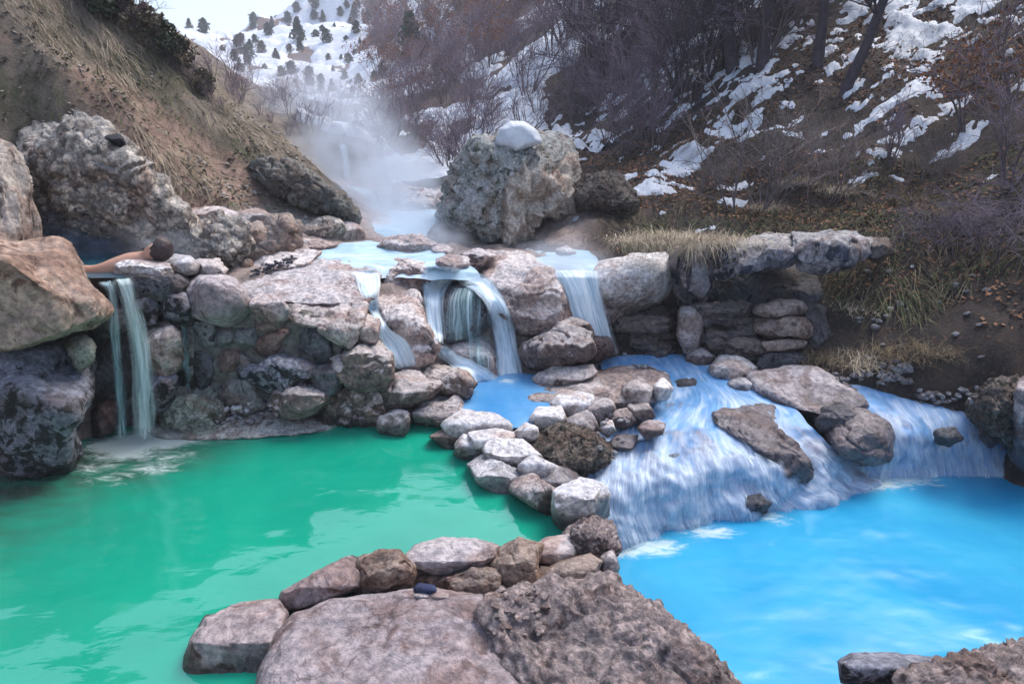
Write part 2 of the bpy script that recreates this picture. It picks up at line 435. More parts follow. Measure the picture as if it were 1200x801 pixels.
t = NT('valley_ground'); p = t.pos(False)
n1 = t.noise(p, .9, 6, .65); n2 = t.noise(p, 5, 8, .7, .5); n3 = t.noise(p, 30, 6, .75); n4 = t.noise(p, 2.2, 6, .7, .8)
soil = t.mix(t.ramp(n2, .35, .65), (.075, .055, .045), (.03, .025, .025))
soil = t.mix(t.ramp(n3, .56, .68), soil, (.23, .10, .045))          # dead leaves too small to pick apart
grassL = t.mix(t.ramp(n4, .38, .62), (.25, .205, .17), (.125, .105, .075))
grassL = t.mix(t.ramp(n1, .54, .68, 0, .7), grassL, (.085, .095, .05))
grassL = t.mix(t.ramp(n2, .55, .7), grassL, (.30, .22, .17))
pink = t.mix(t.ramp(n2, .4, .6), (.36, .25, .20), (.21, .14, .11))
far = t.mix(t.ramp(n1, .4, .6), (.16, .11, .09), (.11, .085, .085))
bed = t.mix(t.ramp(n2, .4, .6), (.52, .42, .385), (.33, .26, .24))
col = t.mix(t.attr('left'), soil, grassL)
col = t.mix(t.ramp(t.math('ADD', t.attr('pink'), t.math('MULTIPLY', t.math('SUBTRACT', n4, .5), .8)), .35, .6), col, pink)
col = t.mix(t.attr('bed'), col, bed)
col = t.mix(t.attr('far'), col, far)
col = t.mix(1.0, col, t.mix(n3, (.6, .6, .6), (1.35, 1.35, 1.35)), 'MULTIPLY')
t.set(t.b.inputs['Base Color'], col); t.b.inputs['Roughness'].default_value = .95
b = t.bump(n2, .8, .08); b = t.bump(n3, .9, .03, b); t.l.new(b, t.b.inputs['Normal'])
M['ground'] = t.m
slope = None
# reddish bare earth scar above the overhanging boulder
sc_c = at(np.array([215., 170., 260.]), np.array([215., 185., 245.]), np.array([7.1, 7.0, 7.1]))
pk = np.zeros(len(gx))
for c in sc_c: pk = np.maximum(pk, np.exp(-(((gx - c[0]) ** 2 + (gy - c[1]) ** 2) / .35)))
c2 = at(np.array([205., 240.]), np.array([78., 118.]), np.array([9.5, 9.8]))
for c in c2: pk = np.maximum(pk, .8 * np.exp(-(((gx - c[0]) ** 2 + (gy - c[1]) ** 2) / .3)))
bedm = sstep(1.45, 1.15, gz) * sstep(16, 13, gy) * sstep(1.0, .5, gx - .05 * (gy - 5))
ground = link('ground', make_mesh('ground', TV, TF, True, {'left': lw * (1 - bedm), 'far': far_m, 'pink': pk, 'bed': bedm}), M['ground'], kind='structure')
TB = BVHTree.FromPolygons(TV.tolist(), TF.tolist())

def cast(px, py, tree=None):
    rx, rz = rays(px, py)
    d = Vector((float(rx), 1.0, float(rz))).normalized()
    h = (tree or TB).ray_cast(Vector((0, 0, CAM_H)), d)
    return h[0]
def drop(x, y):
    h = TB.ray_cast(Vector((x, y, 90)), Vector((0, 0, -1)))
    return h[0].z if h[0] else 0.0

# ------------------------------------------------------------------ snow lying on the slopes: thin sheets that rise out of the ground where it has drifted
def snow_sheet(X, Y, density, thick, sc, seed, name='snow'):
    sh = X.shape
    x, y = X.ravel(), Y.ravel()
    z = height(x, y)
    # patches stretch along the contour of the slope (mostly along y-x diagonal)
    q = np.stack([x * sc[0] + y * sc[2], y * sc[1] - x * sc[2], 0 * x], -1)
    n = fbm(q, 5, seed, .55)
    m = n + density(x, y)
    m = m + .26 * fbm(q * 4.3, 4, seed + 3, .6)
    k = sstep(-.08, .30, m)
    zz = z + thick * (k * 1.4 - .35) + .004
    V = np.stack([x, y, zz], -1)
    i = np.arange(len(x)).reshape(sh)
    F = np.stack([i[:-1, :-1], i[:-1, 1:], i[1:, 1:], i[1:, :-1]], -1).reshape(-1, 4)
    keep = (k[F].max(1) > .15)
    F = F[keep]
    u, inv = np.unique(F, return_inverse=True)
    link(name, make_mesh(name, V[u], inv.reshape(-1, 4)), M['snow'], kind='stuff')

def dens_right(x, y):
    # heavy below the trees and on the upper bank, thin towards the stream
    P = at(np.array([800., 770., 850., 1050., 1060., 1120., 1170., 1040., 900., 700., 820., 930., 1080., 1060., 1180.]),
           np.array([190., 215., 150., 60., 30., 90., 130., 165., 80., 165., 60., 95., 140., 100., 25.]),
           np.array([10.4, 9.6, 11., 12., 12.6, 9.6, 9.1, 8.9, 12., 13.5, 15., 11.4, 9.4, 10.3, 11.5]))
    s = np.array([1.0, .9, 1.1, 1.5, 1.5, .8, .8, .5, 1.4, 1.0, 2.0, .7, .8, 1.0, .9])
    a = np.array([.55, .4, .5, .75, .8, .45, .45, .3, .6, .45, .7, .45, .45, .5, .5])
    m = np.full(len(x), -.75)
    for c, si, ai in zip(P, s, a):
        m = np.maximum(m, -.75 + (ai + .5) * np.exp(-((x - c[0]) ** 2 + (y - c[1]) ** 2) / (2 * (si * .62) ** 2)))
    return m + .04
xs, ys = np.meshgrid(np.arange(.6, 9.5, .035), np.arange(7.8, 16.5, .045), indexing='ij')
snow_sheet(xs, ys, lambda x, y: dens_right(x, y) - .41, .03, (2.2, 4.6, 1.8), 5)
def dens_mid(x, y):
    d = np.sqrt(x * x + y * y)
    az_ = x / y
    m = np.where(az_ > -.14, -.27, -.30)
    P = at(np.array([640., 560., 480., 330., 440., 520., 430., 300.]), np.array([150., 165., 195., 128., 155., 180., 100., 50.]), np.array([14., 16., 13.5, 33., 19., 15., 40., 70.]))
    for c in P: m = m + .45 * np.exp(-((x - c[0]) ** 2 + (y - c[1]) ** 2) / (2 * (.09 * c[1]) ** 2))
    return m + sstep(30, 55, d) * np.where(az_ > -.2, .42, .66) - 1.5 * ((az_ < -.30) & (d < 26))
rr = 12.5 * np.exp(np.linspace(0, 1, 420) * math.log(105 / 12.5))
aa = np.linspace(-.62, .42, 420)
RR_, A2 = np.meshgrid(rr, aa, indexing='ij')
snow_sheet(A2 * RR_, RR_, lambda x, y: dens_mid(x, y) - 2 * sstep(.6, .25, -(x + .29 * (y - 6.3) + 1.5) * 0 + .7) * 0 - 3.0 * ((x < -.42 * y) & (y < 24)) - 3.0 * (np.abs(x + .245 * y) < .9) * (y < 15), .16, (.42, .30, .12), 8)
# ------------------------------------------------------------------ rocks
WALLG = 'boulders stacked along the back edge of the green pool'
ROCKV, ROCKF, ROCKN = [], [], [0]
def rock(name, label, poly, zb=None, d=None, mat='pale', rf=.4, ts=14, T=.35, lv=4, amp=1.0, chips=7, yaw=0, lean=.12, rnd=1.0,
         group=None, parent=None, seed=None, style='', zone=None, cat='rock', kmax=2.5, collide=True):
    poly = np.array(poly, float)
    pc = (poly.max(0) + poly.min(0)) / 2
    if group == 'loose stones of the dam between the two pools': poly = pc + (poly - pc) * np.array([1.10, 1.06])
    flat = group == 'loose stones of the dam between the two pools' or any(q_ in (label or '') for q_ in ('near shore', 'near end of the shore', 'pale loaf'))
    if flat: amp, chips, ts = amp * .55, min(chips, 4), min(ts, 14)
    if group == WALLG: poly = pc + (poly - pc) * 1.07
    poly = pc + (poly - pc) * (1 + 4.0 / np.maximum(16, np.ptp(poly, axis=0)) + .03)
    seed = seed if seed is not None else int(abs(poly.sum() * 7)) % 9973
    rg = np.random.RandomState(seed)
    lo = poly[np.argmax(poly[:, 1])]
    # area centroid
    x, y = poly[:, 0], poly[:, 1]; x2, y2 = np.roll(x, -1), np.roll(y, -1)
    cr = x * y2 - x2 * y; A = cr.sum() / 2
    cx, cy = ((x + x2) * cr).sum() / (6 * A), ((y + y2) * cr).sum() / (6 * A)
    if d is None: d = (zb - CAM_H) / float(rays(lo[0], lo[1])[1])
    if lv == 5 and np.ptp(poly[:, 0]) > 45: lv = 6
    V0, F = ico(lv)
    # random roll so that the mesh grid does not show
    u, wv, v = V0[:, 0], V0[:, 1], V0[:, 2]
    th = np.arctan2(-v, u); rho = np.sqrt(u * u + v * v)
    # distance from the centre to the outline for each angle
    rad = np.zeros(len(th))
    ex, ey = np.cos(th), np.sin(th)
    for (ax, ay), (bx, by) in zip(poly, np.roll(poly, -1, 0)):
        ax -= cx; ay -= cy; bx -= cx; by -= cy
        den = ex * (by - ay) - ey * (bx - ax)
        den = np.where(abs(den) < 1e-9, 1e-9, den)
        tt = (ax * (by - ay) - ay * (bx - ax)) / den
        ss = (ax * ey - ay * ex) / den
        ok = (tt > 0) & (ss >= -1e-6) & (ss <= 1 + 1e-6)
        rad = np.where(ok, np.maximum(rad, tt), rad)
    px, py = cx + ex * rad * rho, cy + ey * rad * rho
    w_m = (x.max() - x.min()) / FPX * d; h_m = (y.max() - y.min()) / FPX * d
    size = max(w_m, h_m); sm = min(w_m, h_m)
    rx, rz = rays(px, py)
    def front(rx, rz):
        # near-vertical front, leaning back
        nx, nz = math.tan(yaw), lean
        X0 = (cx - 600) / FPX * d
        zb_ = CAM_H + float(rays(lo[0], lo[1])[1]) * d
        den = nx * rx - 1 + nz * rz
        num = nx * X0 - d + nz * (zb_ - CAM_H)
        Y = num / den
        return Y
    Yf = front(rx, rz)
    Y0 = Yf.copy()
    ridge = y.min() + rf * (y.max() - y.min())
    rxr, rzr = rays(cx, ridge)
    Yr = float(front(np.array([rxr]), np.array([rzr]))[0])
    if rf > 0:
        a = R(ts) ; ny, nz = -math.sin(a), math.cos(a)
        roll = rg.uniform(-.12, .12)
        den = ny + nz * rz + roll * (rx - float(rxr)) * 0
        den = np.minimum(den, -.06)
        num = ny * Yr + nz * (float(rzr) * Yr)
        Yt = num / den
        Yt = np.minimum(Yt, Y0 + kmax * size)
        k = (.12 if style == 'round' else .015 if flat else .035) * sm
        Yf = .5 * (Yf + Yt + np.sqrt((Yf - Yt) ** 2 + k * k))
    a_m, b_m = (px - cx) / FPX * d, -(py - cy) / FPX * d
    for c in range(chips):
        an = rg.uniform(0, 6.283)
        e = a_m * math.cos(an) / (w_m * .5 + 1e-6) + b_m * math.sin(an) / (h_m * .5 + 1e-6)
        off = rg.uniform(.2, .75)
        ch = (e - off) * rg.uniform(.25, .8) * sm
        Yf = Yf + .5 * (ch + np.sqrt(ch * ch + ((.05 if style == 'round' else .006) * sm) ** 2))
    Th = T * sm + .12 * size
    fe = 1.0 if style == 'round' else .55
    edge = 1 - np.sqrt(np.maximum(0, 1 - np.clip((rho - .0) / 1.0, 0, 1) ** ((7 if style == 'round' else 15) / rnd)))
    Ym = Yf.min() + 0.0
    Y = np.where(wv < 0, Yf + fe * Th * edge, Yf * .6 + .4 * np.minimum(Yf, Yf.min() + size) + fe * Th + (2 - fe) * Th * (1 - edge))
    Y = np.where(wv < 0, np.minimum(Y, 1e9), np.maximum(Y, Yf + fe * Th))
    V = np.stack([rx * Y, Y, CAM_H + rz * Y], -1)
    if style not in ('round', 'cong', 'grit', 'lichen') and rf < .7 and chips > 1:
        # break it along random planes so that it has flat faces and edges
        c0 = V.mean(0)
        for k in range(10):
            nn = rg.normal(size=3) * np.array([1, 1, .8]); nn /= np.linalg.norm(nn)
            pr = (V - c0) @ nn; off = pr.max() * rg.uniform(.88, .99)
            V = V - np.maximum(0, pr - off)[:, None] * nn * .96
    N = vnormals(V, F)
    if ((V - V.mean(0)) * N).sum() < 0:
        F = F[:, ::-1]; N = -N
    so = rg.uniform(0, 50, 3)
    q = V / sm + so
    disp = amp * sm * ((1 if style == 'round' else .6)) * (.036 * fbm(q * 1.4, 4, 1) + .016 * fbm(q * 5, 4, 5))
    # broken facets: terraces of a low noise
    if style != 'round':
        g = fbm(q * 2.1 + 7, 3, 12)
        st = 3.0
        tr = np.floor(g * st) + sstep(.25, .75, g * st - np.floor(g * st))
        disp += amp * sm * .035 * tr / st * 2
        cr_ = 1 - np.abs(fbm(q * 1.3 + 3, 3, 40)) * 5
        disp -= amp * sm * .05 * np.clip(cr_, 0, 1) ** 2
    if style in ('cong', 'grit'):
        s_ = {'cong': .085, 'grit': .045}[style]
        qq = (V + 0.4 * s_ * np.stack([fbm(V / s_ * .6, 2, 2), fbm(V / s_ * .6 + 9, 2, 3), fbm(V / s_ * .6 + 5, 2, 4)], -1)) / s_
        f1, f2, idv = worley(qq + so)
        disp += s_ * ({'cong': .55, 'grit': .36}[style] * np.sqrt(np.clip(1 - (f1 / .78) ** 2, 0, 1)) * (.45 + idv) + .3 * (idv - .5))
        f1, f2, idv = worley(qq * 2.7 + so)
        disp += s_ * .16 * np.sqrt(np.clip(1 - (f1 / .75) ** 2, 0, 1)) * (idv > .35)
    if style == 'groove':
        gq = np.stack([V[:, 0] / sm * 6, V[:, 1] / sm * 6, V[:, 2] / sm * .8], -1)
        disp += sm * .05 * fbm(gq, 4, 4)
    if style == 'layer':
        gq = np.stack([V[:, 0] / size * 1.5, V[:, 1] / size * 1.5, V[:, 2] * 14], -1)
        g = fbm(gq, 3, 4)
        disp += .045 * np.round(g * 2.2) * min(1, sm * 3)
    attrs = None
    if zone is not None:
        zz = inside(zone, px, py).astype(float) * (wv < .4)
        attrs = {'zone': zz}
        if style == 'lichen':
            s_ = .075
            f1, f2, idv = worley(V / s_ + so)
            disp += (1 - zz) * s_ * (.6 * np.sqrt(np.clip(1 - (f1 / .78) ** 2, 0, 1)) * (.45 + idv) + .3 * (idv - .5))
            gq = np.stack([V[:, 0] * 7, V[:, 1] * 7, V[:, 2] * .9], -1)
            disp += zz * (.09 * fbm(gq, 4, 4) - .10 * np.clip(1 - 6 * np.abs(fbm(gq * .55 + 3, 2, 8)), 0, 1))
            disp -= .05 * np.exp(-((px - 590 + .06 * (py - 240)) / 3.0) ** 2) * (py > 200)
    if style in ('cong', 'grit', 'lichen'): N = vnormals(V, F)
    V = V + N * disp[:, None]
    base = V[:, 2].min()
    o = link(name, make_mesh(name, V, F, True, attrs), M[mat], parent, label=label, group=group)
    if parent is None: o['category'] = cat
    else: o.location = -Vector(parent.location)
    if collide:
        ROCKV.append(V); ROCKF.append(F + ROCKN[0]); ROCKN[0] += len(V)
    return o

DAM = 'loose stones of the dam between the two pools'
# --- west side
rock('boulder', 'large angular tan sandstone block jutting over the green pool beside the thin waterfall',
     [(-40,284),(20,286),(68,285),(78,292),(97,320),(124,360),(120,371),(75,388),(35,402),(12,411),(-40,406)], d=3.95, mat='tan', rf=.13, ts=16, lv=6, chips=2, lean=.05, T=.5, amp=.8, yaw=.12)
rock('boulder', 'big black speckled whitish boulder in the pool under the tan block',
     [(-40,400),(40,392),(82,392),(99,403),(106,430),(104,462),(92,484),(86,505),(86,530),(84,549),(50,560),(0,574),(-40,580)], zb=-.06, mat='speck', rf=.12, ts=25, lv=6, T=.5, lean=.1)
rock('rock', 'small mossy green rock wedged between tan block and speckled boulder',
     [(72,394),(98,394),(111,407),(105,425),(92,432),(80,412)], d=4.2, mat='mossgreen', rf=.35, lv=4)
rock('cliff_rock', 'plain brown rock face rising behind the tan block at the photo edge',
     [(-60,165),(12,173),(30,215),(43,265),(41,300),(-60,300)], d=4.75, mat='face', rf=.06, lv=5, lean=.2, style='groove', amp=.7)
rock('boulder', 'long overhanging grey conglomerate boulder above the steaming hollow',
     [(28,182),(40,160),(62,147),(97,142),(127,158),(146,178),(165,203),(195,232),(222,258),(238,284),(236,304),(212,306),(190,297),(168,284),(140,275),(100,272),(66,268),(46,254),(34,226),(27,200)],
     d=5.75, mat='cong', rf=.25, ts=42, lv=6, style='cong', T=.3, lean=-.1, chips=2)
rock('boulder', 'rough knobbly grey mass of rock beside the bather, above the stone wall',
     [(198,300),(224,275),(250,260),(284,264),(287,285),(287,312),(286,332),(256,330),(232,322),(208,318)], d=5.7, mat='cong', rf=.4, ts=40, lv=6, style='cong', lean=.2)
rock('rock', 'flat pale slab lying on top of the rough rock pile',
     [(219,247),(250,243),(280,250),(274,260),(246,264),(224,257)], d=6.25, mat='slab', rf=.45, ts=10, lv=4)
rock('rock', 'squarish tan boulder on top of the rusty rock pile', [(283,270),(298,261),(318,263),(316,279),(300,290),(284,287)], d=6.1, mat='rust', rf=.3, lv=4)
rock('rock', 'small tan cube of rock in the middle of the rusty pile', [(305,286),(320,278),(329,290),(316,298)], d=6.0, mat='strata_tan', rf=.3, lv=4)
rock('rock', 'tall rough rock at the stream end of the rusty pile', [(315,262),(336,261),(347,270),(341,286),(337,303),(325,303),(320,284)], d=6.15, mat='rust', rf=.15, lv=5, style='cong')
rock('rock', 'long low rusty stone under the squarish tan boulder', [(283,287),(304,290),(322,298),(330,303),(320,312),(304,309),(288,300)], d=5.95, mat='rust', rf=.3, lv=4)
rock('rock', 'upright rusty stone at the foot of the pile beside the dark gravel', [(281,299),(300,304),(299,320),(284,329),(279,314)], d=5.85, mat='rust', rf=.2, lv=4)
rock('rock', 'leaning dark brown rock at the back of the rusty pile', [(270,250),(300,246),(322,255),(318,268),(290,270),(272,262)], d=6.5, mat='brown', rf=.3, lv=4)
rock('rock_outcrop', 'long dark mossy outcrop running down the grassy hillside above the stream',
     [(298,200),(335,194),(370,210),(397,231),(416,254),(409,263),(380,252),(350,238),(320,219)], d=7.15, mat='outcrop', rf=.3, ts=45, lv=6, style='cong', T=.12)
rock('rock', 'pale rounded rock at the hill foot where the steaming stream bends', [(345,262),(372,252),(398,260),(408,280),(392,291),(362,292),(344,280)], d=6.8, mat='cong', rf=.4, lv=5, ts=35)
rock('rock', 'low smooth pinkish rock at the near edge of the upper stream', [(395,275),(420,270),(440,280),(438,292),(412,294),(394,288)], d=7.35, mat='fall', rf=.5, lv=4)
# --- bather's rim and stone wall
rock('stone_slab', 'flat grey slab on the rim the bather rests on', [(134,320),(139,308),(160,304),(178,305),(197,310),(206,328),(196,327),(178,324),(160,323),(150,329)], d=4.8, mat='cream', rf=.35, ts=8, lv=5)
rock('stone', 'pale rounded stone on the rim just beyond the head', [(196,306),(205,300),(222,301),(233,310),(231,319),(212,323),(200,319)], d=4.95, mat='cream', rf=.3, lv=4, style='round')
rock('stone', 'blocky lilac stone on the rim between rounded stone and rough grey mass', [(232,306),(255,306),(266,316),(258,326),(235,324)], d=5.05, mat='pale', rf=.3, lv=4)
WD = 4.74
rock('rock', 'dark wet mossy rock directly below the rim slab', [(142,324),(165,320),(205,324),(224,332),(218,346),(192,352),(155,354),(146,342)], d=WD, mat='dark', rf=.1, lv=5)
rock('stone', 'small whitish stone with black edge right beside the thin waterfall', [(156,350),(180,345),(185,360),(182,380),(164,383),(156,366)], d=WD-.02, mat='speck', rf=.15, lv=4)
rock('stone', 'pale blue-white square stone in the second course under the rim', [(186,349),(218,344),(221,360),(217,378),(192,381),(188,365)], d=WD, mat='speck', rf=.15, lv=4, seed=77)
rock('stone', 'small greyish stone behind the upper part of the thin waterfall', [(115,375),(135,357),(151,360),(157,381),(131,393),(117,389)], d=4.72, mat='wallgrey', rf=.2, lv=4)
rock('boulder', 'brown and lilac upright boulder right of the thin waterfall', [(172,386),(195,379),(209,385),(216,408),(210,428),(196,444),(178,438),(170,411)], d=4.6, mat='pale', rf=.12, lv=5)
rock('boulder', 'damp greenish boulder under the brown upright boulder by the waterfall', [(172,436),(195,438),(208,441),(203,466),(190,482),(174,486),(168,460)], d=4.55, mat='speck', rf=.1, lv=5)
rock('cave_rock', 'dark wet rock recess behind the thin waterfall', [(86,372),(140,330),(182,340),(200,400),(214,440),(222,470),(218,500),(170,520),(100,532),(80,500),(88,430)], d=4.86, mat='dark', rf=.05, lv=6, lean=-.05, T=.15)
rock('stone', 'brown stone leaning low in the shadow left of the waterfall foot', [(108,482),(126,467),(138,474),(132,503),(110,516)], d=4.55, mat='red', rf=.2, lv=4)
rock('rock', 'greenish white crust mound beside the dark hole at the pool edge', [(192,500),(200,478),(222,456),(240,456),(252,470),(262,490),(254,507),(215,512)], zb=-.03, mat='mossgreen', rf=.3, ts=35, lv=5, style='cong')
rock('boulder', 'large rounded boulder with brown stained face on top of the stone wall', [(217,340),(235,325),(258,323),(276,330),(292,350),(299,362),(293,379),(265,382),(243,374),(224,371),(218,356)], d=4.72, mat='slab', rf=.15, ts=20, lv=5, style='round')
rock('rock', 'thin lilac ledge stone right of the rounded boulder on the wall', [(294,352),(310,347),(330,350),(337,364),(326,382),(300,377),(293,368)], d=4.74, mat='slab', rf=.25, lv=5)
wall = empty('stone_wall', tuple(at(290, 470, 4.85)), label='mortared wall of fitted damp stones under the overhanging lilac ledge', cat='wall')
MW = 4.86
def wstone(poly, mat, d=MW, lv=4):
    rock('stone', None, poly, d=d, mat=mat, rf=.08, lv=lv, parent=wall, T=.3, amp=.7)
rock('mortar', None, [(212,350),(260,362),(330,362),(395,372),(400,430),(392,470),(378,484),(330,492),(260,492),(222,482),(212,440)], d=4.96, mat='mortar', rf=0, lv=5, parent=wall, T=.1, lean=.02, chips=0, amp=.5, style='grit')
wstone([(227,376),(250,372),(254,395),(251,406),(230,404),(224,390)], 'wallgrey')
wstone([(253,388),(268,381),(276,390),(269,403),(257,408),(252,398)], 'wallgrey')
wstone([(276,384),(300,382),(299,405),(275,409),(271,398)], 'wallgrey')
wstone([(296,400),(320,386),(338,388),(326,412),(303,426),(296,415)], 'red')
wstone([(255,411),(279,407),(285,430),(276,436),(255,433)], 'red')
wstone([(228,407),(253,408),(257,436),(250,458),(231,454),(223,426)], 'dark')
wstone([(281,414),(300,425),(300,448),(284,442)], 'wallgrey')
wstone([(256,436),(290,445),(314,458),(320,477),(290,482),(260,478),(252,456)], 'wallgrey', 4.84)
wstone([(336,380),(365,372),(388,392),(392,428),(376,446),(365,420),(343,411)], 'dark')
wstone([(216,378),(227,380),(226,404),(228,440),(222,450),(214,430)], 'wallgrey')
wstone([(300,376),(330,378),(320,388),(303,392)], 'red')
wstone([(378,440),(396,432),(404,455),(392,470),(380,462)], 'dark')
rock('boulder', 'grey speckled boulder set in the middle of the wall base', [(302,426),(325,417),(350,411),(374,424),(367,441),(340,454),(315,460),(300,452),(284,443),(283,426)], d=4.74, mat='speck', rf=.2, lv=5, seed=21)
rock('boulder', 'reddish brown boulder at the pool edge under the speckled boulder', [(316,470),(330,455),(350,449),(378,455),(385,468),(371,482),(345,489),(324,485)], d=4.62, mat='brown', rf=.35, lv=5)
rock('boulder', 'pale stepped slab forming the lip above the dark corner of the wall', [(332,368),(352,352),(410,349),(428,357),(423,386),(409,407),(394,400),(370,385),(345,379)], d=4.85, mat='pale', rf=.6, ts=25, lv=5, chips=1)
rock('stone_slab', 'broad flat pinkish slab beside the upper stream', [(280,338),(300,326),(340,309),(380,304),(430,306),(444,320),(438,345),(416,358),(380,359),(340,354),(300,352)], d=5.05, mat='fall', rf=.9, ts=10, lv=6, amp=.8, T=.15)
rock('stone', 'small lilac stone between the lip slab and the little rill', [(413,386),(430,371),(443,375),(441,400),(420,407)], d=4.9, mat='pale', rf=.4, lv=4)
rock('boulder', 'rounded brown boulder with veined face below the lip slab', [(391,422),(410,412),(440,401),(453,415),(456,440),(446,456),(420,457),(400,447),(390,432)], d=4.72, mat='brown', rf=.35, ts=30, lv=5, group=WALLG)
rock('boulder', 'flat topped boulder with white top and brown front below the rill', [(446,453),(465,440),(490,437),(512,451),(505,466),(480,474),(460,482),(448,470)], d=4.72, mat='brown', rf=.5, ts=16, lv=5, group=WALLG)
rock('rock_pillar', 'tall pale rock shoulder between the rill and the main falls', [(438,340),(460,332),(486,336),(494,355),(502,385),(512,405),(507,422),(490,433),(465,440),(453,420),(448,395),(440,370)], d=5.2, mat='fall', rf=.5, ts=45, lv=6)
rock('boulder', 'dark crusty pebble-studded boulder at the waterline below the veined one', [(376,472),(395,459),(415,454),(442,459),(450,475),(441,492),(410,499),(394,498),(378,490)], zb=-.02, mat='brown', rf=.3, lv=5, style='cong', group=WALLG)
rock('stone', 'small white dripping stone at the waterline between two larger boulders', [(443,491),(460,482),(475,485),(477,506),(460,514),(445,507)], zb=-.03, mat='cream', rf=.25, lv=4, group=WALLG)
rock('boulder', 'wide flat topped boulder where the dam meets the back edge', [(476,481),(500,468),(530,469),(548,480),(546,499),(520,506),(490,506),(476,494)], zb=-.02, mat='pale', rf=.5, ts=16, lv=5, group=WALLG)
rock('boulder', 'dark brown rounded rock beside the small plunge pool', [(478,438),(510,429),(540,434),(557,448),(547,467),(520,471),(498,461)], d=5.0, mat='brown', rf=.4, lv=5, ts=30)
rock('rock', 'dark low rock between the veined boulder and the wall corner', [(368,432),(388,424),(402,446),(396,460),(376,466),(366,450)], d=4.72, mat='dark', rf=.3, lv=4)
# --- main falls
rock('rock_hump', 'dark wet hump with greenish streaks behind the main waterfall veil', [(508,350),(528,332),(560,332),(577,348),(582,385),(572,402),(545,407),(518,412),(508,385)], d=5.62, mat='dark', rf=.2, ts=40, lv=5, style='round', lean=.2)
rock('rock', 'lilac wet boulder under the waterfall veil', [(508,414),(535,394),(565,393),(582,418),(582,449),(560,450),(540,434),(515,424)], d=5.5, mat='fall', rf=.3, lv=5, lean=.2, style='round')
rock('rock_dome', 'big smooth rounded travertine dome between the main falls and the third fall', [(542,326),(550,308),(574,301),(606,303),(642,318),(657,336),(670,365),(690,385),(672,398),(640,404),(612,408),(594,385),(578,350)], d=5.65, mat='fall', rf=.4, ts=30, lv=6, lean=.35)
rock('rock', 'small pale rock at the lip of the main falls', [(503,308),(525,298),(548,302),(548,322),(530,326),(518,320)], d=5.95, mat='fall', rf=.4, lv=4)
rock('rock', 'low pale rock behind the dome at the lip', [(538,299),(560,292),(582,300),(566,306),(544,306)], d=6.3, mat='fall', rf=.4, lv=4)
rock('rock', 'wet lilac rock in the lip water left of the main falls', [(440,312),(470,304),(500,310),(508,328),(500,345),(478,338),(446,334)], d=5.85, mat='fall', rf=.3, lv=5, lean=.3)
rock('rock', 'dark wet step below the lip between rill and falls', [(490,340),(512,330),(522,352),(516,395),(510,425),(498,400),(492,365)], d=5.66, mat='dark', rf=.2, lv=5, lean=.3)
rock('boulder', 'brown boulder with broad white top below the dome', [(612,402),(640,387),(672,378),(692,390),(696,412),(672,428),(640,436),(620,428),(608,413)], d=5.42, mat='brown', rf=.45, ts=30, lv=5)
rock('rock', 'white topped low ledge stone under the brown boulder', [(622,442),(650,430),(668,432),(692,429),(700,438),(676,448),(640,454)], d=5.3, mat='pale', rf=.6, lv=4)
rock('rock', 'dark round rock at the foot of the third fall', [(668,398),(690,387),(714,394),(722,412),(700,424),(672,420)], d=5.75, mat='red', rf=.3, lv=5, style='round')
rock('rock', 'dark brown lump between dome and third fall', [(650,372),(676,372),(692,382),(696,400),(676,398),(655,390)], d=5.66, mat='brown', rf=.3, lv=4)
rock('rock', 'pale lumpy rock in the steaming stream above the lip', [(440,292),(460,279),(490,276),(510,287),(513,302),(480,306),(448,304)], d=6.55, mat='fall', rf=.4, lv=5, ts=30)
rock('rock', 'little rounded rock beside the lumpy rock above the lip', [(507,291),(520,287),(530,293),(528,304),(510,304)], d=6.45, mat='slab', rf=.4, lv=4, style='round')
rock('rock', 'dark flat rock in the mist behind the dome', [(575,292),(620,282),(660,286),(680,300),(650,312),(600,306)], d=7.1, mat='dark', rf=.6, lv=4)
rock('stone', 'small pale stone in the mist beyond the third fall', [(652,293),(664,289),(674,297),(664,306),(654,303)], d=7.0, mat='cream', rf=.4, lv=3)
rock('bank_rock', 'wet lilac cliff face behind the third fall', [(632,318),(680,312),(716,330),(722,380),(716,412),(680,408),(655,380),(642,345)], d=6.2, mat='fall', rf=.05, lv=5, lean=.15)
# --- east bank
rock('boulder', 'smooth white boulder with hollow lower edge beside the third fall', [(684,322),(700,308),(740,300),(776,300),(789,313),(786,337),(774,356),(745,368),(715,369),(700,361),(689,340)], d=6.0, mat='cream', rf=.3, ts=24, lv=6, style='round', lean=.3)
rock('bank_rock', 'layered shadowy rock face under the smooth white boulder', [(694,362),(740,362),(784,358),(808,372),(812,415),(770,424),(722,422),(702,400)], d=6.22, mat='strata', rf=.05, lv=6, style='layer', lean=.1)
rock('stone', 'tall pale upright stone strip set in the layered bank', [(797,362),(816,357),(824,375),(828,395),(822,412),(800,413),(796,386)], d=6.08, mat='pale', rf=.1, lv=4)
rock('stone', 'pinkish stone with white top at the stream edge under the pale strip', [(806,412),(822,408),(839,420),(832,434),(806,433)], zb=.02, mat='brown', rf=.35, lv=4)
rock('ledge_block', 'rusty stained overhang block hidden under the straw tuft', [(788,300),(812,288),(834,286),(836,335),(822,354),(794,358),(786,330)], d=6.25, mat='ledge', rf=.1, lv=5)
rock('ledge_block', 'short ledge block with blue-white streaked face next to the straw tuft', [(832,288),(856,282),(868,300),(861,322),(842,328),(832,315)], d=6.12, mat='speck', rf=.15, lv=5, seed=5)
rock('ledge_block', 'middle ledge block with dark stains, left of the longest block', [(864,285),(895,277),(932,277),(936,305),(922,313),(882,316),(864,318)], d=6.12, mat='ledge', rf=.15, ts=8, lv=5)
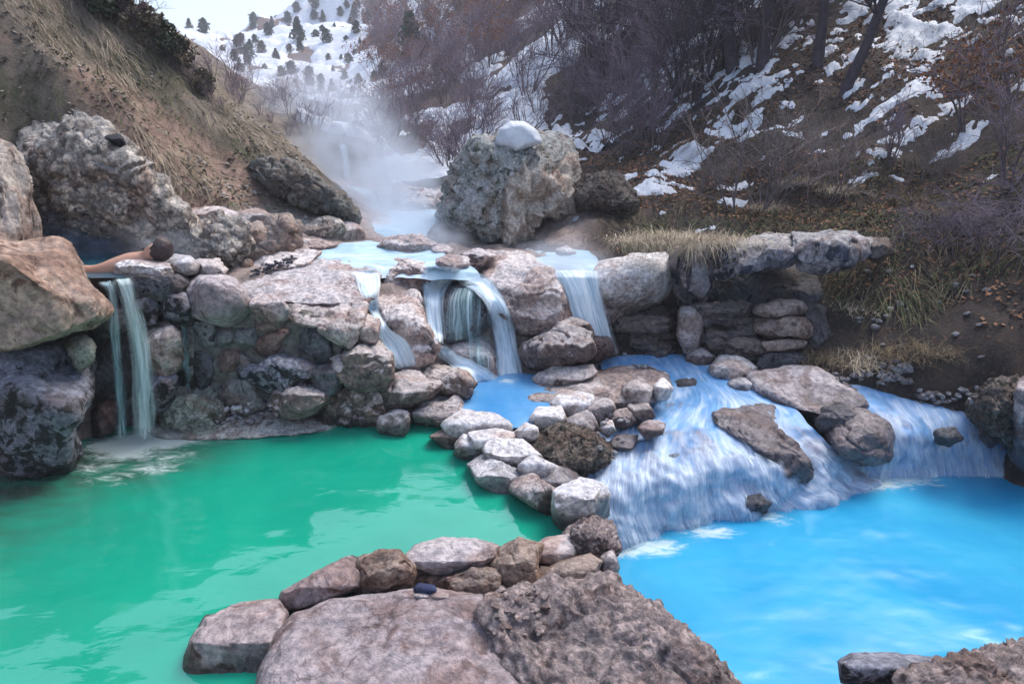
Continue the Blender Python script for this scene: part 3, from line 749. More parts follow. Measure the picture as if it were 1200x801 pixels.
rock('ledge_block', 'longest pale topped overhang block at the free end of the ledge', [(931,275),(962,274),(1000,276),(1020,282),(1017,299),(996,310),(965,318),(940,315),(932,302)], d=6.08, mat='ledge', rf=.18, ts=8, lv=6, seed=3)
rock('rock', 'dim brown stone tucked beyond the end of the long ledge block', [(1018,282),(1040,281),(1046,294),(1034,304),(1020,302)], d=6.35, mat='strata', rf=.3, lv=4)
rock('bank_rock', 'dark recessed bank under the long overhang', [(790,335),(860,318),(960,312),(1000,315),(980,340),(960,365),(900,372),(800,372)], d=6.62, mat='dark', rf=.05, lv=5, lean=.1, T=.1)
rock('strata', 'upper brown rock layer under the overhang', [(818,362),(850,356),(888,360),(886,380),(850,384),(822,384)], d=6.15, mat='strata', rf=.2, lv=5, style='layer')
rock('strata', 'middle brown rock layer of the layered bank', [(824,384),(880,382),(890,398),(860,405),(826,405)], d=6.1, mat='strata', rf=.2, lv=5, style='layer')
rock('strata', 'lowest brown rock layer just above the stream', [(832,405),(892,401),(900,412),(886,424),(850,424),(834,420)], d=6.04, mat='strata', rf=.2, lv=5, style='layer')
rock('stone', 'wedge shaped pale tan stone, top of the three in the layered bank', [(884,359),(915,352),(941,354),(952,368),(930,370),(905,371),(886,367)], d=6.08, mat='strata_tan', rf=.2, lv=4)
rock('stone', 'large pinkish tan stone in the middle of the layered bank', [(886,375),(915,371),(941,374),(954,385),(949,394),(925,393),(900,396),(887,387)], d=6.0, mat='strata_tan', rf=.2, lv=4)
rock('stone', 'narrow pinkish stone, lowest of three in the layered bank', [(892,401),(930,397),(944,400),(941,407),(900,410)], d=5.96, mat='strata_tan', rf=.2, lv=4)
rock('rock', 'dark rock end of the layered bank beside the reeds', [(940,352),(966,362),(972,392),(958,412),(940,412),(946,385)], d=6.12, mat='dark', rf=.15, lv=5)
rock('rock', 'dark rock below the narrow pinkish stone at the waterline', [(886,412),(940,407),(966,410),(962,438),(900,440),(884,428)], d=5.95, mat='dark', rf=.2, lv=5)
rock('boulder', 'pale egg shaped boulder in the blue stream', [(833,430),(845,418),(865,416),(885,430),(886,449),(866,452),(845,449),(834,440)], zb=-.0, mat='cream', rf=.35, lv=5, style='round', ts=35)
rock('stone', 'small pale stone against the egg shaped boulder in the stream', [(851,455),(858,445),(875,443),(885,452),(879,463),(858,464)], zb=-.02, mat='cream', rf=.35, lv=4)
rock('stone_slab', 'long flat pinkish slab in the stream beside the egg shaped boulder', [(880,440),(920,433),(956,433),(976,445),(1003,457),(1014,474),(998,490),(975,494),(962,486),(940,482),(905,470),(884,457)], d=4.98, mat='slab', rf=.85, ts=12, lv=6, T=.2, lean=.4, amp=.7, chips=3)
rock('rock', 'brown and pink sloping rock at the downstream end of the long pinkish slab', [(962,480),(985,472),(1012,472),(1020,488),(1040,500),(1064,520),(1042,537),(1010,543),(988,529),(970,509)], d=4.62, mat='slab', rf=.5, ts=28, lv=6, T=.3, lean=.5, seed=31)
rock('rock', 'dark rimmed rock splitting the cascade, water sliding over its top', [(826,490),(850,479),(892,477),(917,490),(922,510),(937,530),(952,550),(962,564),(950,584),(925,574),(912,545),(892,530),(858,512)], d=4.40, mat='slab', rf=.55, ts=20, lv=6, lean=.4, T=.25)
rock('boulder', 'pale boulder cut off by the right edge of the photo', [(1186,480),(1193,450),(1206,440),(1250,436),(1250,556),(1200,552),(1187,530)], d=4.55, mat='slab', rf=.2, lv=5)
rock('mound', 'dark mossy mound on the bank in front of the edge boulder', [(1140,474),(1158,452),(1192,440),(1204,498),(1184,524),(1152,500)], d=4.7, mat='grit', rf=.4, ts=40, lv=5, style='grit')
# --- boulder with the snow cap
rock('boulder', 'huge half mossy boulder carrying the round snow cap', [(523,242),(526,215),(541,190),(555,166),(590,161),(620,165),(650,162),(667,166),(671,182),(674,222),(677,250),(660,259),(622,264),(616,282),(605,292),(594,287),(570,277),(540,264),(520,251)],
     d=7.35, mat='lichen', rf=.13, ts=35, lv=6, style='lichen', lean=.15, yaw=.1, T=.5, zone=[(583,300),(588,240),(592,214),(620,190),(628,200),(650,195),(662,180),(690,190),(700,300)])
rock('snow_cap', 'round white dome of snow on the huge mossy boulder', [(583,168),(588,153),(599,144),(613,144),(626,153),(632,166),(616,170),(605,175),(595,170)], d=7.45, mat='snow', rf=0, lv=4, style='round', chips=0, amp=1.3, cat='snow')
rock('mound', 'mossy brown earth mound right of the snow capped boulder', [(670,222),(690,206),(722,207),(740,222),(748,242),(736,258),(700,262),(680,258)], d=7.9, mat='grit', rf=.35, ts=40, lv=5, style='grit')
# --- dam
rock('stone_slab', 'largest flat pale slab in the middle of the dam', [(600,468),(640,447),(700,434),(746,427),(777,440),(783,456),(766,471),(735,480),(700,483),(676,478),(640,474)], d=5.0, mat='pale', rf=.75, ts=7, lv=6, amp=.7, T=.12)
rock('stone', 'flat pale stone lying on the dam behind the white egg stone', [(636,470),(662,459),(693,464),(690,479),(669,491),(645,486)], d=4.86, mat='cream', rf=.45, ts=10, lv=4, group=DAM)
rock('stone', 'blocky stone with dark front on the blue pool side of the dam', [(690,466),(713,469),(718,480),(714,500),(699,498),(690,482)], d=4.76, mat='pale', rf=.3, lv=4, group=DAM)
rock('stone', 'square pale block at the stream edge of the dam slab', [(731,453),(746,447),(762,455),(760,472),(736,476)], d=4.95, mat='pale', rf=.35, lv=4, group=DAM)
rock('stone', 'small rounded stone at the tip of the dam slab in the stream', [(768,452),(778,444),(786,454),(780,466),(768,466)], d=5.0, mat='cream', rf=.4, lv=3, group=DAM)
rock('stone', 'white egg shaped stone standing on the dam', [(623,491),(632,479),(655,478),(660,490),(651,504),(628,506)], d=4.55, mat='cream', rf=.25, lv=4, style='round', group=DAM)
rock('stone', 'pinkish block behind the gritty mound on the dam', [(655,495),(690,480),(697,500),(692,518),(670,508),(658,503)], d=4.55, mat='pale', rf=.45, lv=4, group=DAM)
rock('stone_slab', 'low wet slab at the edge of the small plunge pool', [(585,478),(628,470),(640,480),(622,494),(592,490)], d=4.85, mat='slab', rf=.7, ts=7, lv=4, group=DAM)
rock('stone_slab', 'thin wet slab half under the plunge pool water', [(552,480),(588,473),(600,482),(580,492),(560,489)], d=4.85, mat='slab', rf=.7, ts=5, lv=4, group=DAM)
rock('stone', 'brown stone under the square pale block on the stream side', [(738,474),(758,474),(766,488),(750,496),(736,488)], d=4.8, mat='brown', rf=.3, lv=4, group=DAM)
rock('stone', 'pale stone low on the stream side of the dam', [(716,484),(734,480),(744,492),(732,500),(718,498)], d=4.75, mat='pale', rf=.4, lv=4, group=DAM)
rock('stone', 'flat white stone lying in the shallow stream edge', [(713,522),(725,511),(745,512),(739,526),(719,530)], d=4.45, mat='cream', rf=.7, ts=4, lv=4, group=DAM)
rock('stone', 'grey rounded stone awash in the stream beside the dam', [(748,502),(760,494),(776,497),(774,508),(758,513)], d=4.5, mat='slab', rf=.5, lv=4, group=DAM)
rock('stone', 'small pale stone wedged by the gritty mound near the stream', [(706,496),(716,494),(720,504),(712,510),(705,504)], d=4.5, mat='cream', rf=.4, lv=3, group=DAM)
rock('stone', 'wide pale stone at the back end of the dam row', [(522,496),(545,482),(580,486),(597,497),(595,507),(565,510),(540,512),(526,507)], d=4.45, mat='cream', rf=.5, ts=16, lv=4, group=DAM)
rock('stone', 'small stone at the waterline where the dam row begins', [(506,512),(525,502),(541,512),(539,527),(520,524)], zb=-.02, mat='pale', rf=.4, lv=4, group=DAM)
rock('stone', 'flat light stone with overhanging edge on the dam row', [(552,508),(580,504),(602,508),(594,520),(575,524),(559,526)], d=4.2, mat='cream', rf=.5, ts=12, lv=4, group=DAM)
rock('stone', 'long tilted pale stone with grey underside topping the dam row', [(571,524),(584,515),(611,517),(626,530),(634,541),(612,551),(600,553),(585,544),(573,536)], d=4.0, mat='cream', rf=.5, ts=18, lv=5, group=DAM)
rock('stone', 'bluish wedge stone at the waterline of the dam row', [(536,521),(545,509),(558,520),(570,530),(567,536),(547,544),(536,532)], zb=-.02, mat='cream', rf=.4, lv=4, group=DAM)
rock('stone', 'broad bluish slab stone at the waterline under the tilted stone', [(553,546),(570,535),(590,544),(610,555),(607,571),(588,582),(564,567)], zb=-.03, mat='cream', rf=.5, ts=14, lv=5, group=DAM)
rock('stone', 'small white stone behind the flat light stone on the dam', [(598,511),(615,497),(627,502),(628,513),(615,518)], d=4.3, mat='cream', rf=.35, lv=4, group=DAM)
rock('stone', 'rounded cream stone beside the long tilted stone', [(610,546),(625,534),(647,545),(642,559),(625,562),(611,556)], d=3.85, mat='cream', rf=.4, lv=4, group=DAM)
rock('stone', 'greenish stained stone at the waterline near the end of the dam', [(600,561),(625,559),(642,570),(658,580),(658,603),(645,610),(625,594),(602,577)], zb=-.03, mat='pale', rf=.25, lv=5, group=DAM)
rock('stone', 'smooth pale stone next to the standing end stone', [(628,561),(650,547),(672,555),(680,570),(661,582),(640,577)], d=3.8, mat='cream', rf=.5, lv=4, group=DAM)
rock('stone', 'standing angular end stone of the dam with tan side', [(654,578),(680,565),(702,569),(709,580),(707,602),(693,614),(672,625),(656,621),(653,600)], zb=.0, mat='cream', rf=.35, ts=30, lv=5, group=DAM)
rock('stone', 'narrow grey stone under the smooth pale stone', [(640,572),(656,576),(658,592),(646,590),(636,580)], d=3.72, mat='slab', rf=.3, lv=4, group=DAM)
rock('mound', 'rough gritty brown mound on the dam above the cascade', [(622,522),(645,504),(670,504),(697,514),(711,530),(711,554),(685,566),(660,562),(640,546),(624,532)], d=4.1, mat='grit', rf=.6, ts=28, lv=6, style='grit')
# --- near shore
rock('boulder', 'square brown stained boulder in the green pool, outermost of the near shore', [(217,784),(225,750),(242,724),(280,711),(326,706),(334,720),(330,745),(318,775),(312,812),(300,840),(225,840)], d=2.3, mat='slabnear', rf=.36, ts=9, lv=6, chips=1)
rock('rock', 'long flat topped rock beside the square boulder, sloping up along the near shore', [(325,717),(332,691),(362,674),(408,651),(424,658),(426,690),(385,702),(345,714)], d=2.62, mat='slabnear', rf=.55, ts=12, lv=5)
rock('rock', 'rusty streaked rock between the long flat rock and the blue-grey slab', [(418,692),(421,654),(445,648),(468,647),(482,662),(484,694),(450,702)], d=2.64, mat='rust', rf=.35, ts=10, lv=5)
rock('stone_slab', 'blue-grey flat slab with dark underside on the near shore', [(473,656),(488,640),(520,631),(556,633),(583,640),(586,650),(571,661),(545,674),(505,670),(480,664)], d=2.78, mat='slab', rf=.6, ts=10, lv=5, seed=14)
rock('rock', 'tan faceted rock under the blue-grey slab', [(500,690),(530,672),(562,660),(584,668),(584,702),(545,706),(510,704)], d=2.68, mat='rust', rf=.4, ts=35, lv=5)
rock('stone_slab', 'broad flat lilac slab filling the near bottom of the photo', [(295,850),(308,782),(328,746),(350,722),(390,705),(450,699),(500,694),(560,699),(577,720),(592,760),(606,801),(612,860),(295,870)], d=1.78, mat='slabnear', rf=.97, ts=4, lv=6, T=.25, amp=.45, chips=0, rnd=.6)
rock('rock', 'rough tan rock between blue-grey slab and pale loaf stone', [(570,664),(586,646),(608,633),(634,640),(628,662),(640,690),(616,704),(585,698)], d=2.72, mat='rust', rf=.4, ts=30, lv=5)
rock('stone', 'flat grey stone capping the near end of the shore wall', [(617,646),(640,631),(666,627),(680,635),(674,653),(655,662),(635,660),(620,656)], d=2.95, mat='slab', rf=.6, ts=10, lv=5, style='round')
rock('stone', 'long loaf shaped tan stone above the conglomerate', [(622,676),(655,660),(690,649),(704,658),(697,673),(680,687),(650,693),(626,692)], d=2.72, mat='strata_tan', rf=.45, ts=25, lv=5, style='round')
rock('rock', 'knobbly conglomerate lump at the corner over the blue pool', [(664,626),(690,611),(714,614),(721,640),(714,664),(700,664),(688,650),(672,642)], d=3.0, mat='pinkcong', rf=.3, lv=5, style='grit')
rock('stone', 'smooth pale stone at the corner just above the blue water', [(703,652),(718,644),(725,665),(716,684),(705,674)], d=2.92, mat='pale', rf=.3, lv=4, style='round')
rock('rock', 'steep pinkish conglomerate rock dropping into the blue pool', [(568,722),(600,699),(640,688),(680,686),(712,682),(742,704),(790,738),(832,768),(862,801),(880,860),(612,860),(600,795),(586,752)], d=1.95, mat='pinkcong', rf=.8, ts=22, lv=6, style='grit', T=.3, chips=1)
rock('rock', 'dark crumbly rock face behind the blue stone, under the near shore rocks', [(390,704),(420,680),(470,670),(520,668),(580,670),(640,680),(640,706),(560,716),(470,712),(400,716)], d=2.80, mat='rust', rf=.25, ts=30, lv=5, style='grit', T=.25)
rock('stone', 'small dark blue stone lying on the lilac slab', [(486,689),(492,684),(508,686),(511,693),(500,697),(488,696)], d=2.47, mat='blue', rf=.4, lv=3, style='round', amp=.5)
rock('pebble', 'flat grey pebble under the blue stone', [(484,697),(496,694),(504,698),(496,703),(486,702)], d=2.45, mat='slab', rf=.5, lv=3, style='round')
rock('pebble', 'thin dark pebble beside the blue stone on the slab', [(505,698),(520,694),(528,699),(516,705),(506,704)], d=2.45, mat='slab', rf=.5, lv=3, seed=8)
rock('rock', 'small dark wet rock in the blue pool at the bottom edge', [(985,776),(1000,767),(1040,767),(1097,772),(1092,787),(1062,800),(1020,806),(988,798)], d=2.02, mat='speck', rf=.4, lv=5, style='round', seed=9)
rock('rock', 'rough brown conglomerate rock in the bottom corner of the blue pool', [(1020,850),(1058,790),(1100,779),(1160,764),(1204,761),(1250,764),(1250,860),(1030,860)], d=1.85, mat='pinkcong', rf=.6, ts=20, lv=6, style='grit')
# --- up the valley
VAL = 'snow topped blocks by the far waterfall'
for pl, lb in (([(300,156),(308,152),(325,152),(327,169),(305,172)], 'pale block with snow on top, first in the far row above the hill edge'),
               ([(324,153),(345,150),(347,168),(326,169)], 'middle pale block of the far snow topped row'),
               ([(344,153),(352,151),(362,155),(362,168),(346,168)], 'pale rounded block at the far waterfall end of the row')):
    rock('rock', lb, pl, d=14.6, mat='cream', rf=.2, lv=4, group=VAL)
    q = np.array(pl, float); top = q[:, 1].min(); x0, x1 = q[:, 0].min(), q[:, 0].max()
    rock('snow_cap', 'thin snow layer on the ' + lb.split(',')[0].replace('with snow on top', 'nearest the grassy hill'), [(x0, top + 3), (x0 + 6, top - 1), (x1 - 5, top - 2), (x1, top + 3), ((x0 + x1) / 2, top + 5)], d=14.55, mat='snow', rf=0, lv=3, style='round', chips=0, cat='snow')
rock('rock_wall', 'broad pale travertine step under the far waterfall', [(340,172),(370,166),(402,167),(416,180),(418,214),(380,222),(346,208)], d=14.2, mat='fall', rf=.1, lv=5, lean=.1)
rock('boulder', 'dark far boulder under a snow cap at the head of the far waterfall', [(383,160),(390,150),(402,150),(407,160),(406,170),(386,171)], d=14.5, mat='red', rf=.3, lv=4)
rock('snow_cap', 'white snow cap on the dark boulder above the far waterfall', [(385,156),(391,144),(400,145),(406,155),(398,158)], d=14.5, mat='snow', rf=0, lv=3, style='round', chips=0, cat='snow')
rock('rock', 'brown ledge right of the far waterfall', [(405,172),(440,168),(458,180),(450,205),(424,214),(410,200)], d=14.3, mat='red', rf=.3, lv=5)
rock('rock', 'steaming pinkish rock in the stream below the far waterfall', [(440,228),(470,218),(512,226),(520,250),(490,268),(450,258)], d=9.5, mat='fall', rf=.45, lv=5, ts=35)
rock('rock', 'small misty rock beside the bend of the upper stream', [(428,262),(446,254),(462,262),(458,276),(434,276)], d=8.2, mat='fall', rf=.4, lv=4)

rock('crust', 'low pale crust shelf along the pool edge at the foot of the stone wall', [(170,500),(215,492),(260,478),(320,476),(372,484),(400,496),(372,506),(300,512),(230,514),(185,512)], d=4.575, mat='crustpale', rf=.95, ts=9, lv=6, T=.2, chips=1, cat='crust')
for pl, lb, dd in (([(770,535),(800,528),(815,540),(800,552),(775,550)], 'dark wet rock breaking the water in the middle of the cascade', 4.45),
   ([(868,585),(890,578),(904,590),(893,604),(872,602)], 'dark wet knob near the dark rimmed rock in the cascade', 4.30),
   ([(1096,505),(1118,502),(1128,514),(1112,522),(1096,518)], 'dark wet rock in the far branch of the stream', 4.78),
   ([(1150,500),(1172,500),(1180,515),(1160,522),(1148,512)], 'reddish wet rock in the far branch of the stream', 4.82),
   ([(790,448),(812,444),(822,452),(806,459),(792,456)], 'small dark rock awash where the stream leaves its pool', 5.55)):
    rock('rock', lb, pl, d=dd, mat='red' if 'reddish' in lb else 'dark', rf=.5, ts=30, lv=4)

rock('rock', 'low pinkish rock between the dark gravel strip and the broad flat slab', [(288,312),(300,298),(335,292),(374,296),(362,310),(318,320),(295,322)], d=5.75, mat='fall', rf=.7, ts=14, lv=5)
rock('rock', 'flat pale rock shelf on the hill side of the upper stream', [(326,284),(352,274),(388,276),(396,286),(370,296),(336,297)], d=6.5, mat='fall', rf=.7, ts=14, lv=5)
rock('rock', 'rounded pale rock under the dark mossy outcrop at the stream', [(372,266),(398,258),(420,266),(424,278),(398,284),(376,280)], d=7.0, mat='fall', rf=.5, ts=25, lv=5)
rock('rock', 'dark wet rock in the shadow under the long pinkish slab', [(948,478),(985,472),(1006,492),(992,518),(964,508)], d=4.86, mat='dark', rf=.4, ts=30, lv=5)
# ------------------------------------------------------------------ water
RV = np.vstack(ROCKV); RF = np.vstack(ROCKF)
RT = BVHTree.FromPolygons(RV.tolist(), RF.tolist())
ALL = BVHTree.FromPolygons(RV.tolist() + TV.tolist(), [tuple(f) for f in RF.tolist()] + [tuple(int(v) + len(RV) for v in f) for f in TF.tolist()])

def pool_mat(name, deep, shallow, rip, rough=.04, ior=2.0):
    t = NT(name); p = t.pos(False)
    mp = t.new('ShaderNodeMapping'); t.l.new(p, mp.inputs[0]); mp.inputs['Scale'].default_value = (1, 2.1, 1)
    n1 = t.noise(p, 1.1, 4, .55, .5); n2 = t.noise(mp.outputs[0], 3.2, 3, .5, .6); n3 = t.noise(mp.outputs[0], 13, 3, .55, .4)
    fo = t.attr('foam'); mu = t.attr('murk')
    col = t.mix(t.ramp(n1, .3, .7), deep, shallow)
    col = t.mix(t.math('MULTIPLY', mu, t.ramp(n2, .2, .75, .5, 1.1)), col, (.045, .060, .045))
    nf = t.noise(mp.outputs[0], 7, 7, .7, 1.2)
    f = t.ramp(t.math('ADD', fo, t.math('MULTIPLY', t.math('SUBTRACT', nf, .5), 1.5)), .35, .95, 0, .85)
    col = t.mix(f, col, (.62, .74, .74))
    t.set(t.b.inputs['Base Color'], col)
    t.set(t.b.inputs['Roughness'], t.math('ADD', rough, t.math('MULTIPLY', f, .4)))
    t.b.inputs['IOR'].default_value = ior
    b = t.bump(n2, rip, .05); b = t.bump(n3, rip, .010, b)
    t.l.new(b, t.b.inputs['Normal'])
    return t.m
M['green_water'] = pool_mat('green_milky_water', (.004, .29, .195), (.006, .335, .22), .07)
M['blue_water'] = pool_mat('blue_milky_water', (.022, .30, .58), (.045, .38, .62), .04, .16, 1.45)

def pool(name, poly_px, z, mat, foam, murk, step=.03, rip=.004):
    P = at_z(np.array(poly_px, float)[:, 0], np.array(poly_px, float)[:, 1], z)[:, :2]
    x0, y0 = P.min(0); x1, y1 = P.max(0)
    X, Y = np.meshgrid(np.arange(x0, x1, step), np.arange(y0, y1, step), indexing='ij')
    sh = X.shape; x, y = X.ravel(), Y.ravel()
    i = np.arange(len(x)).reshape(sh)
    F = np.stack([i[:-1, :-1], i[1:, :-1], i[1:, 1:], i[:-1, 1:]], -1).reshape(-1, 4)
    c = inside(P, x[F].mean(1), y[F].mean(1)); F = F[c]
    u, inv = np.unique(F, return_inverse=True)
    x, y = x[u], y[u]
    V = np.stack([x, y, z + rip * fbm(np.stack([x * 3, y * 5, 0 * x], -1), 3, 4)], -1)
    return link(name, make_mesh(name, V, inv.reshape(-1, 4), True, {'foam': foam(x, y), 'murk': murk(x, y)}), mat, kind='structure')

def blobs(px, py, z, r, a, sx=1.0):
    C = at_z(np.array(px, float), np.array(py, float), z)
    def f(x, y):
        o = np.zeros(len(x))
        for c, ri, ai in zip(C, r, a): o = np.maximum(o, ai * np.exp(-(((x - c[0]) / sx) ** 2 + (y - c[1]) ** 2) / (2 * ri * ri)))
        return o
    return f
zero = lambda x, y: np.zeros(len(x))
GP = [(-420,860),(-420,560),(0,548),(80,520),(150,498),(220,488),(320,476),(380,478),(470,486),(520,500),(560,540),(615,585),(655,608),(668,622),(640,660),(560,690),(480,700),(400,715),(345,750),(320,810),(310,900)]
pool('green_pool_water', GP, 0.0, M['green_water'],
     blobs([150,180,215,150,180,110,130,190,250], [520,515,508,530,548,548,560,535,503], 0, [.13,.16,.16,.12,.10,.12,.12,.16,.15], [1.5,1.2,.8,1.0,.75,.6,.5,.6,.7], 1.7),
     blobs([60,110,20,-40,170,120,220,-120], [552,540,570,575,535,555,520,600], 0, [.26,.28,.32,.42,.24,.22,.18,.5], [1,1,1,1,.9,.85,.6,1], 1.5), step=.025)
BP = [(690,612),(760,590),(860,575),(960,556),(1050,540),(1330,520),(1330,900),(860,900),(810,800),(730,705),(696,668)]
pool('blue_pool_water', BP, -0.5, M['blue_water'],
     blobs([1010,1060,960,760,830,1190,730,900], [562,562,580,640,622,553,645,606], -.5, [.14,.13,.09,.10,.09,.13,.08,.08], [1.1,.8,.8,.9,.8,.8,.9,.7], 2.0), zero, step=.025)
M['hollow_water'] = pool_mat('hollow_pool_water', (.02, .10, .16), (.03, .16, .20), .1)
pool('upper_pool_water', [(60,330),(100,326),(150,326),(180,318),(215,300),(150,272),(20,272),(-20,320)], 1.185, M['hollow_water'], zero, zero, step=.04)
M['plunge_water'] = pool_mat('plunge_pool_water', (.06, .26, .56), (.22, .46, .72), .2, .15, 1.5)
pool('plunge_pool_water', [(548,496),(530,474),(550,440),(600,436),(650,440),(660,470),(620,500),(560,505)], .13, M['plunge_water'],
     blobs([595,560], [446,448], .13, [.06,.05], [.8,.4], 1.6), zero, step=.02)

def fall_mat(name, body, white, dens, sc=((13, .7), (70, 2.2))):
    t = NT(name)
    uv = t.new('ShaderNodeUVMap').outputs[0]
    mp = t.new('ShaderNodeMapping'); t.l.new(uv, mp.inputs[0]); mp.inputs['Scale'].default_value = (*sc[0], 1)
    mp2 = t.new('ShaderNodeMapping'); t.l.new(uv, mp2.inputs[0]); mp2.inputs['Scale'].default_value = (*sc[1], 1)
    n1 = t.noise(mp.outputs[0], 1, 6, .65, .9); n2 = t.noise(mp2.outputs[0], 1, 5, .65, .5)
    s = t.math('ADD', t.math('MULTIPLY', n1, .65), t.math('MULTIPLY', n2, .35))
    e = t.attr('edge')
    a = t.math('MULTIPLY', t.ramp(t.math('ADD', s, t.math('MULTIPLY', t.math('SUBTRACT', e, .5), .30)), *dens), t.ramp(t.math('ADD', e, t.math('MULTIPLY', t.math('SUBTRACT', n1, .5), 1.1)), .02, .42))
    col = t.mix(t.ramp(s, .34, .66), body, white)
    t.set(t.b.inputs['Base Color'], col); t.b.inputs['Roughness'].default_value = .25; t.b.inputs['IOR'].default_value = 1.33
    t.l.new(t.bump(s, .6, .02), t.b.inputs['Normal'])
    t.set(t.b.inputs['Alpha'], a)
    return t.m
M['fall_teal'] = fall_mat('falling_teal_water', (.36, .60, .60), (.86, .94, .94), (.36, .84))
M['fall_white'] = fall_mat('falling_white_water', (.46, .66, .82), (.88, .93, .96), (.24, .62))
M['fall_veil'] = fall_mat('thin_veil_water', (.16, .42, .44), (.66, .80, .86), (.42, .90))

M['cascade_veil'] = fall_mat('torn_white_water', (.36, .58, .92), (.80, .89, .99), (.44, .86), ((11, 2.2), (55, 6)))
# running stream: a water surface over its own bed, flow-streaked
def stream_mat(name, water, foamc, rockc, sx=(26, 3.2, 3.2), glass=.2):
    t = NT(name)
    uv = t.new('ShaderNodeUVMap').outputs[0]
    mp = t.new('ShaderNodeMapping'); t.l.new(uv, mp.inputs[0]); mp.inputs['Scale'].default_value = sx
    mp2 = t.new('ShaderNodeMapping'); t.l.new(uv, mp2.inputs[0]); mp2.inputs['Scale'].default_value = (sx[0] * .3, sx[1] * .75, 1)
    n1 = t.noise(mp.outputs[0], 1, 4, .55, .6); n2 = t.noise(mp2.outputs[0], 1, 4, .55, 1.0)
    p = t.pos(False); n3 = t.noise(p, 5, 5, .65, .5)
    st = t.attr('foam')
    s = t.math('ADD', t.math('MULTIPLY', n1, .55), t.math('MULTIPLY', n2, .45))
    f = t.ramp(t.math('ADD', s, t.math('MULTIPLY', t.math('SUBTRACT', st, .5), .42)), .34, .74)
    dk = t.ramp(t.math('ADD', t.math('ADD', t.attr('rock'), t.math('MULTIPLY', t.math('SUBTRACT', n3, .5), 1.1)), t.math('MULTIPLY', t.math('SUBTRACT', n1, .5), .7)), .40, 1.0)
    col = t.mix(t.ramp(n3, .3, .7), water, tuple(x * .72 for x in water))
    col = t.mix(dk, col, rockc)
    col = t.mix(f, col, foamc)
    t.set(t.b.inputs['Base Color'], col)
    t.set(t.b.inputs['Roughness'], t.math('ADD', .4, t.math('MULTIPLY', f, .4))); t.b.inputs['IOR'].default_value = 1.33
    b = t.bump(n1, .35, .015); b = t.bump(n2, .4, .02, b)
    t.l.new(b, t.b.inputs['Normal'])
    return t.m
M['stream'] = stream_mat('running_stream_water', (.15, .37, .70), (.66, .76, .90), (.14, .115, .15), sx=(17, 3.2, 1))

def spline(a, n):
    """Catmull-Rom through the first axis"""
    m = len(a); t_ = np.linspace(0, m - 1, n); i = np.clip(np.floor(t_).astype(int), 0, m - 2); u = (t_ - i)[:, None, None]
    g = np.gradient(a, axis=0)
    return (2*u**3-3*u**2+1)*a[i] + (u**3-2*u**2+u)*g[i] + (-2*u**3+3*u**2)*a[i+1] + (u**3-u**2)*g[i+1]
def water_lattice(name, rows, foam, rockm, n_v=200, n_u=150, bumpy=None, mat='stream', veil=None):
    """flowing water through a lattice of (pixel, pixel, level) points, upstream row first; foam and showing bed given per row"""
    A = np.array(rows, float)
    W = at_z(A[..., 0].ravel(), A[..., 1].ravel(), A[..., 2].ravel()).reshape(A.shape)
    G = spline(W, n_v); G = spline(G.transpose(1, 0, 2), n_u).transpose(1, 0, 2)
    k = np.linspace(0, len(A) - 1, n_v); idx = np.arange(len(A))
    fo = np.repeat(np.interp(k, idx, foam)[:, None], n_u, 1); ro = np.repeat(np.interp(k, idx, rockm)[:, None], n_u, 1)
    bu = np.repeat(np.interp(k, idx, bumpy)[:, None], n_u, 1)
    P = G.reshape(-1, 3)
    i = np.arange(n_v * n_u).reshape(n_v, n_u)
    F = np.stack([i[:-1, :-1], i[1:, :-1], i[1:, 1:], i[:-1, 1:]], -1).reshape(-1, 4)
    N = vnormals(P, np.vstack([F[:, [0, 1, 2]], F[:, [0, 2, 3]]]))
    if N[:, 2].mean() < 0: F = F[:, ::-1]; N = -N
    b = fbm(P * 4.2, 3, 6, .5) + .15 * fbm(P * 11, 2, 9)
    P = P + N * (bu.ravel() * b)[:, None]
    ds = np.cumsum(np.r_[np.zeros((1, n_u)), np.linalg.norm(np.diff(G, axis=0), axis=2)], 0)
    us = np.repeat(np.linspace(0, 1, n_u)[None] * np.linalg.norm(G[n_v // 2, -1] - G[n_v // 2, 0]), n_v, 0)
    ro = ro.ravel() + .30 * b * (bu.ravel() > .012)
    if veil is not None:      # the moving water: a torn white sheet a finger's breadth above the bed
        a = np.interp(k, idx, veil)[:, None] * np.clip(np.minimum(np.linspace(0, 1, n_u), 1 - np.linspace(0, 1, n_u)) / .05, 0, 1)[None]
        for L in (0, 1):
            Q = P + N * (.016 + .014 * L + .012 * fbm(P * 6 + 3 + L, 3, 15))[:, None]
            link(name, make_mesh(name, Q, F, True, {'edge': a.ravel() * (1 - .2 * L)}, np.stack([us.ravel() + 3.3 * L, ds.ravel()], -1)), M['cascade_veil'], kind='structure')
    return link(name, make_mesh(name, P, F, True, {'foam': fo.ravel() - .12 * b, 'rock': ro}, np.stack([us.ravel(), ds.ravel()], -1)), M[mat], kind='structure')
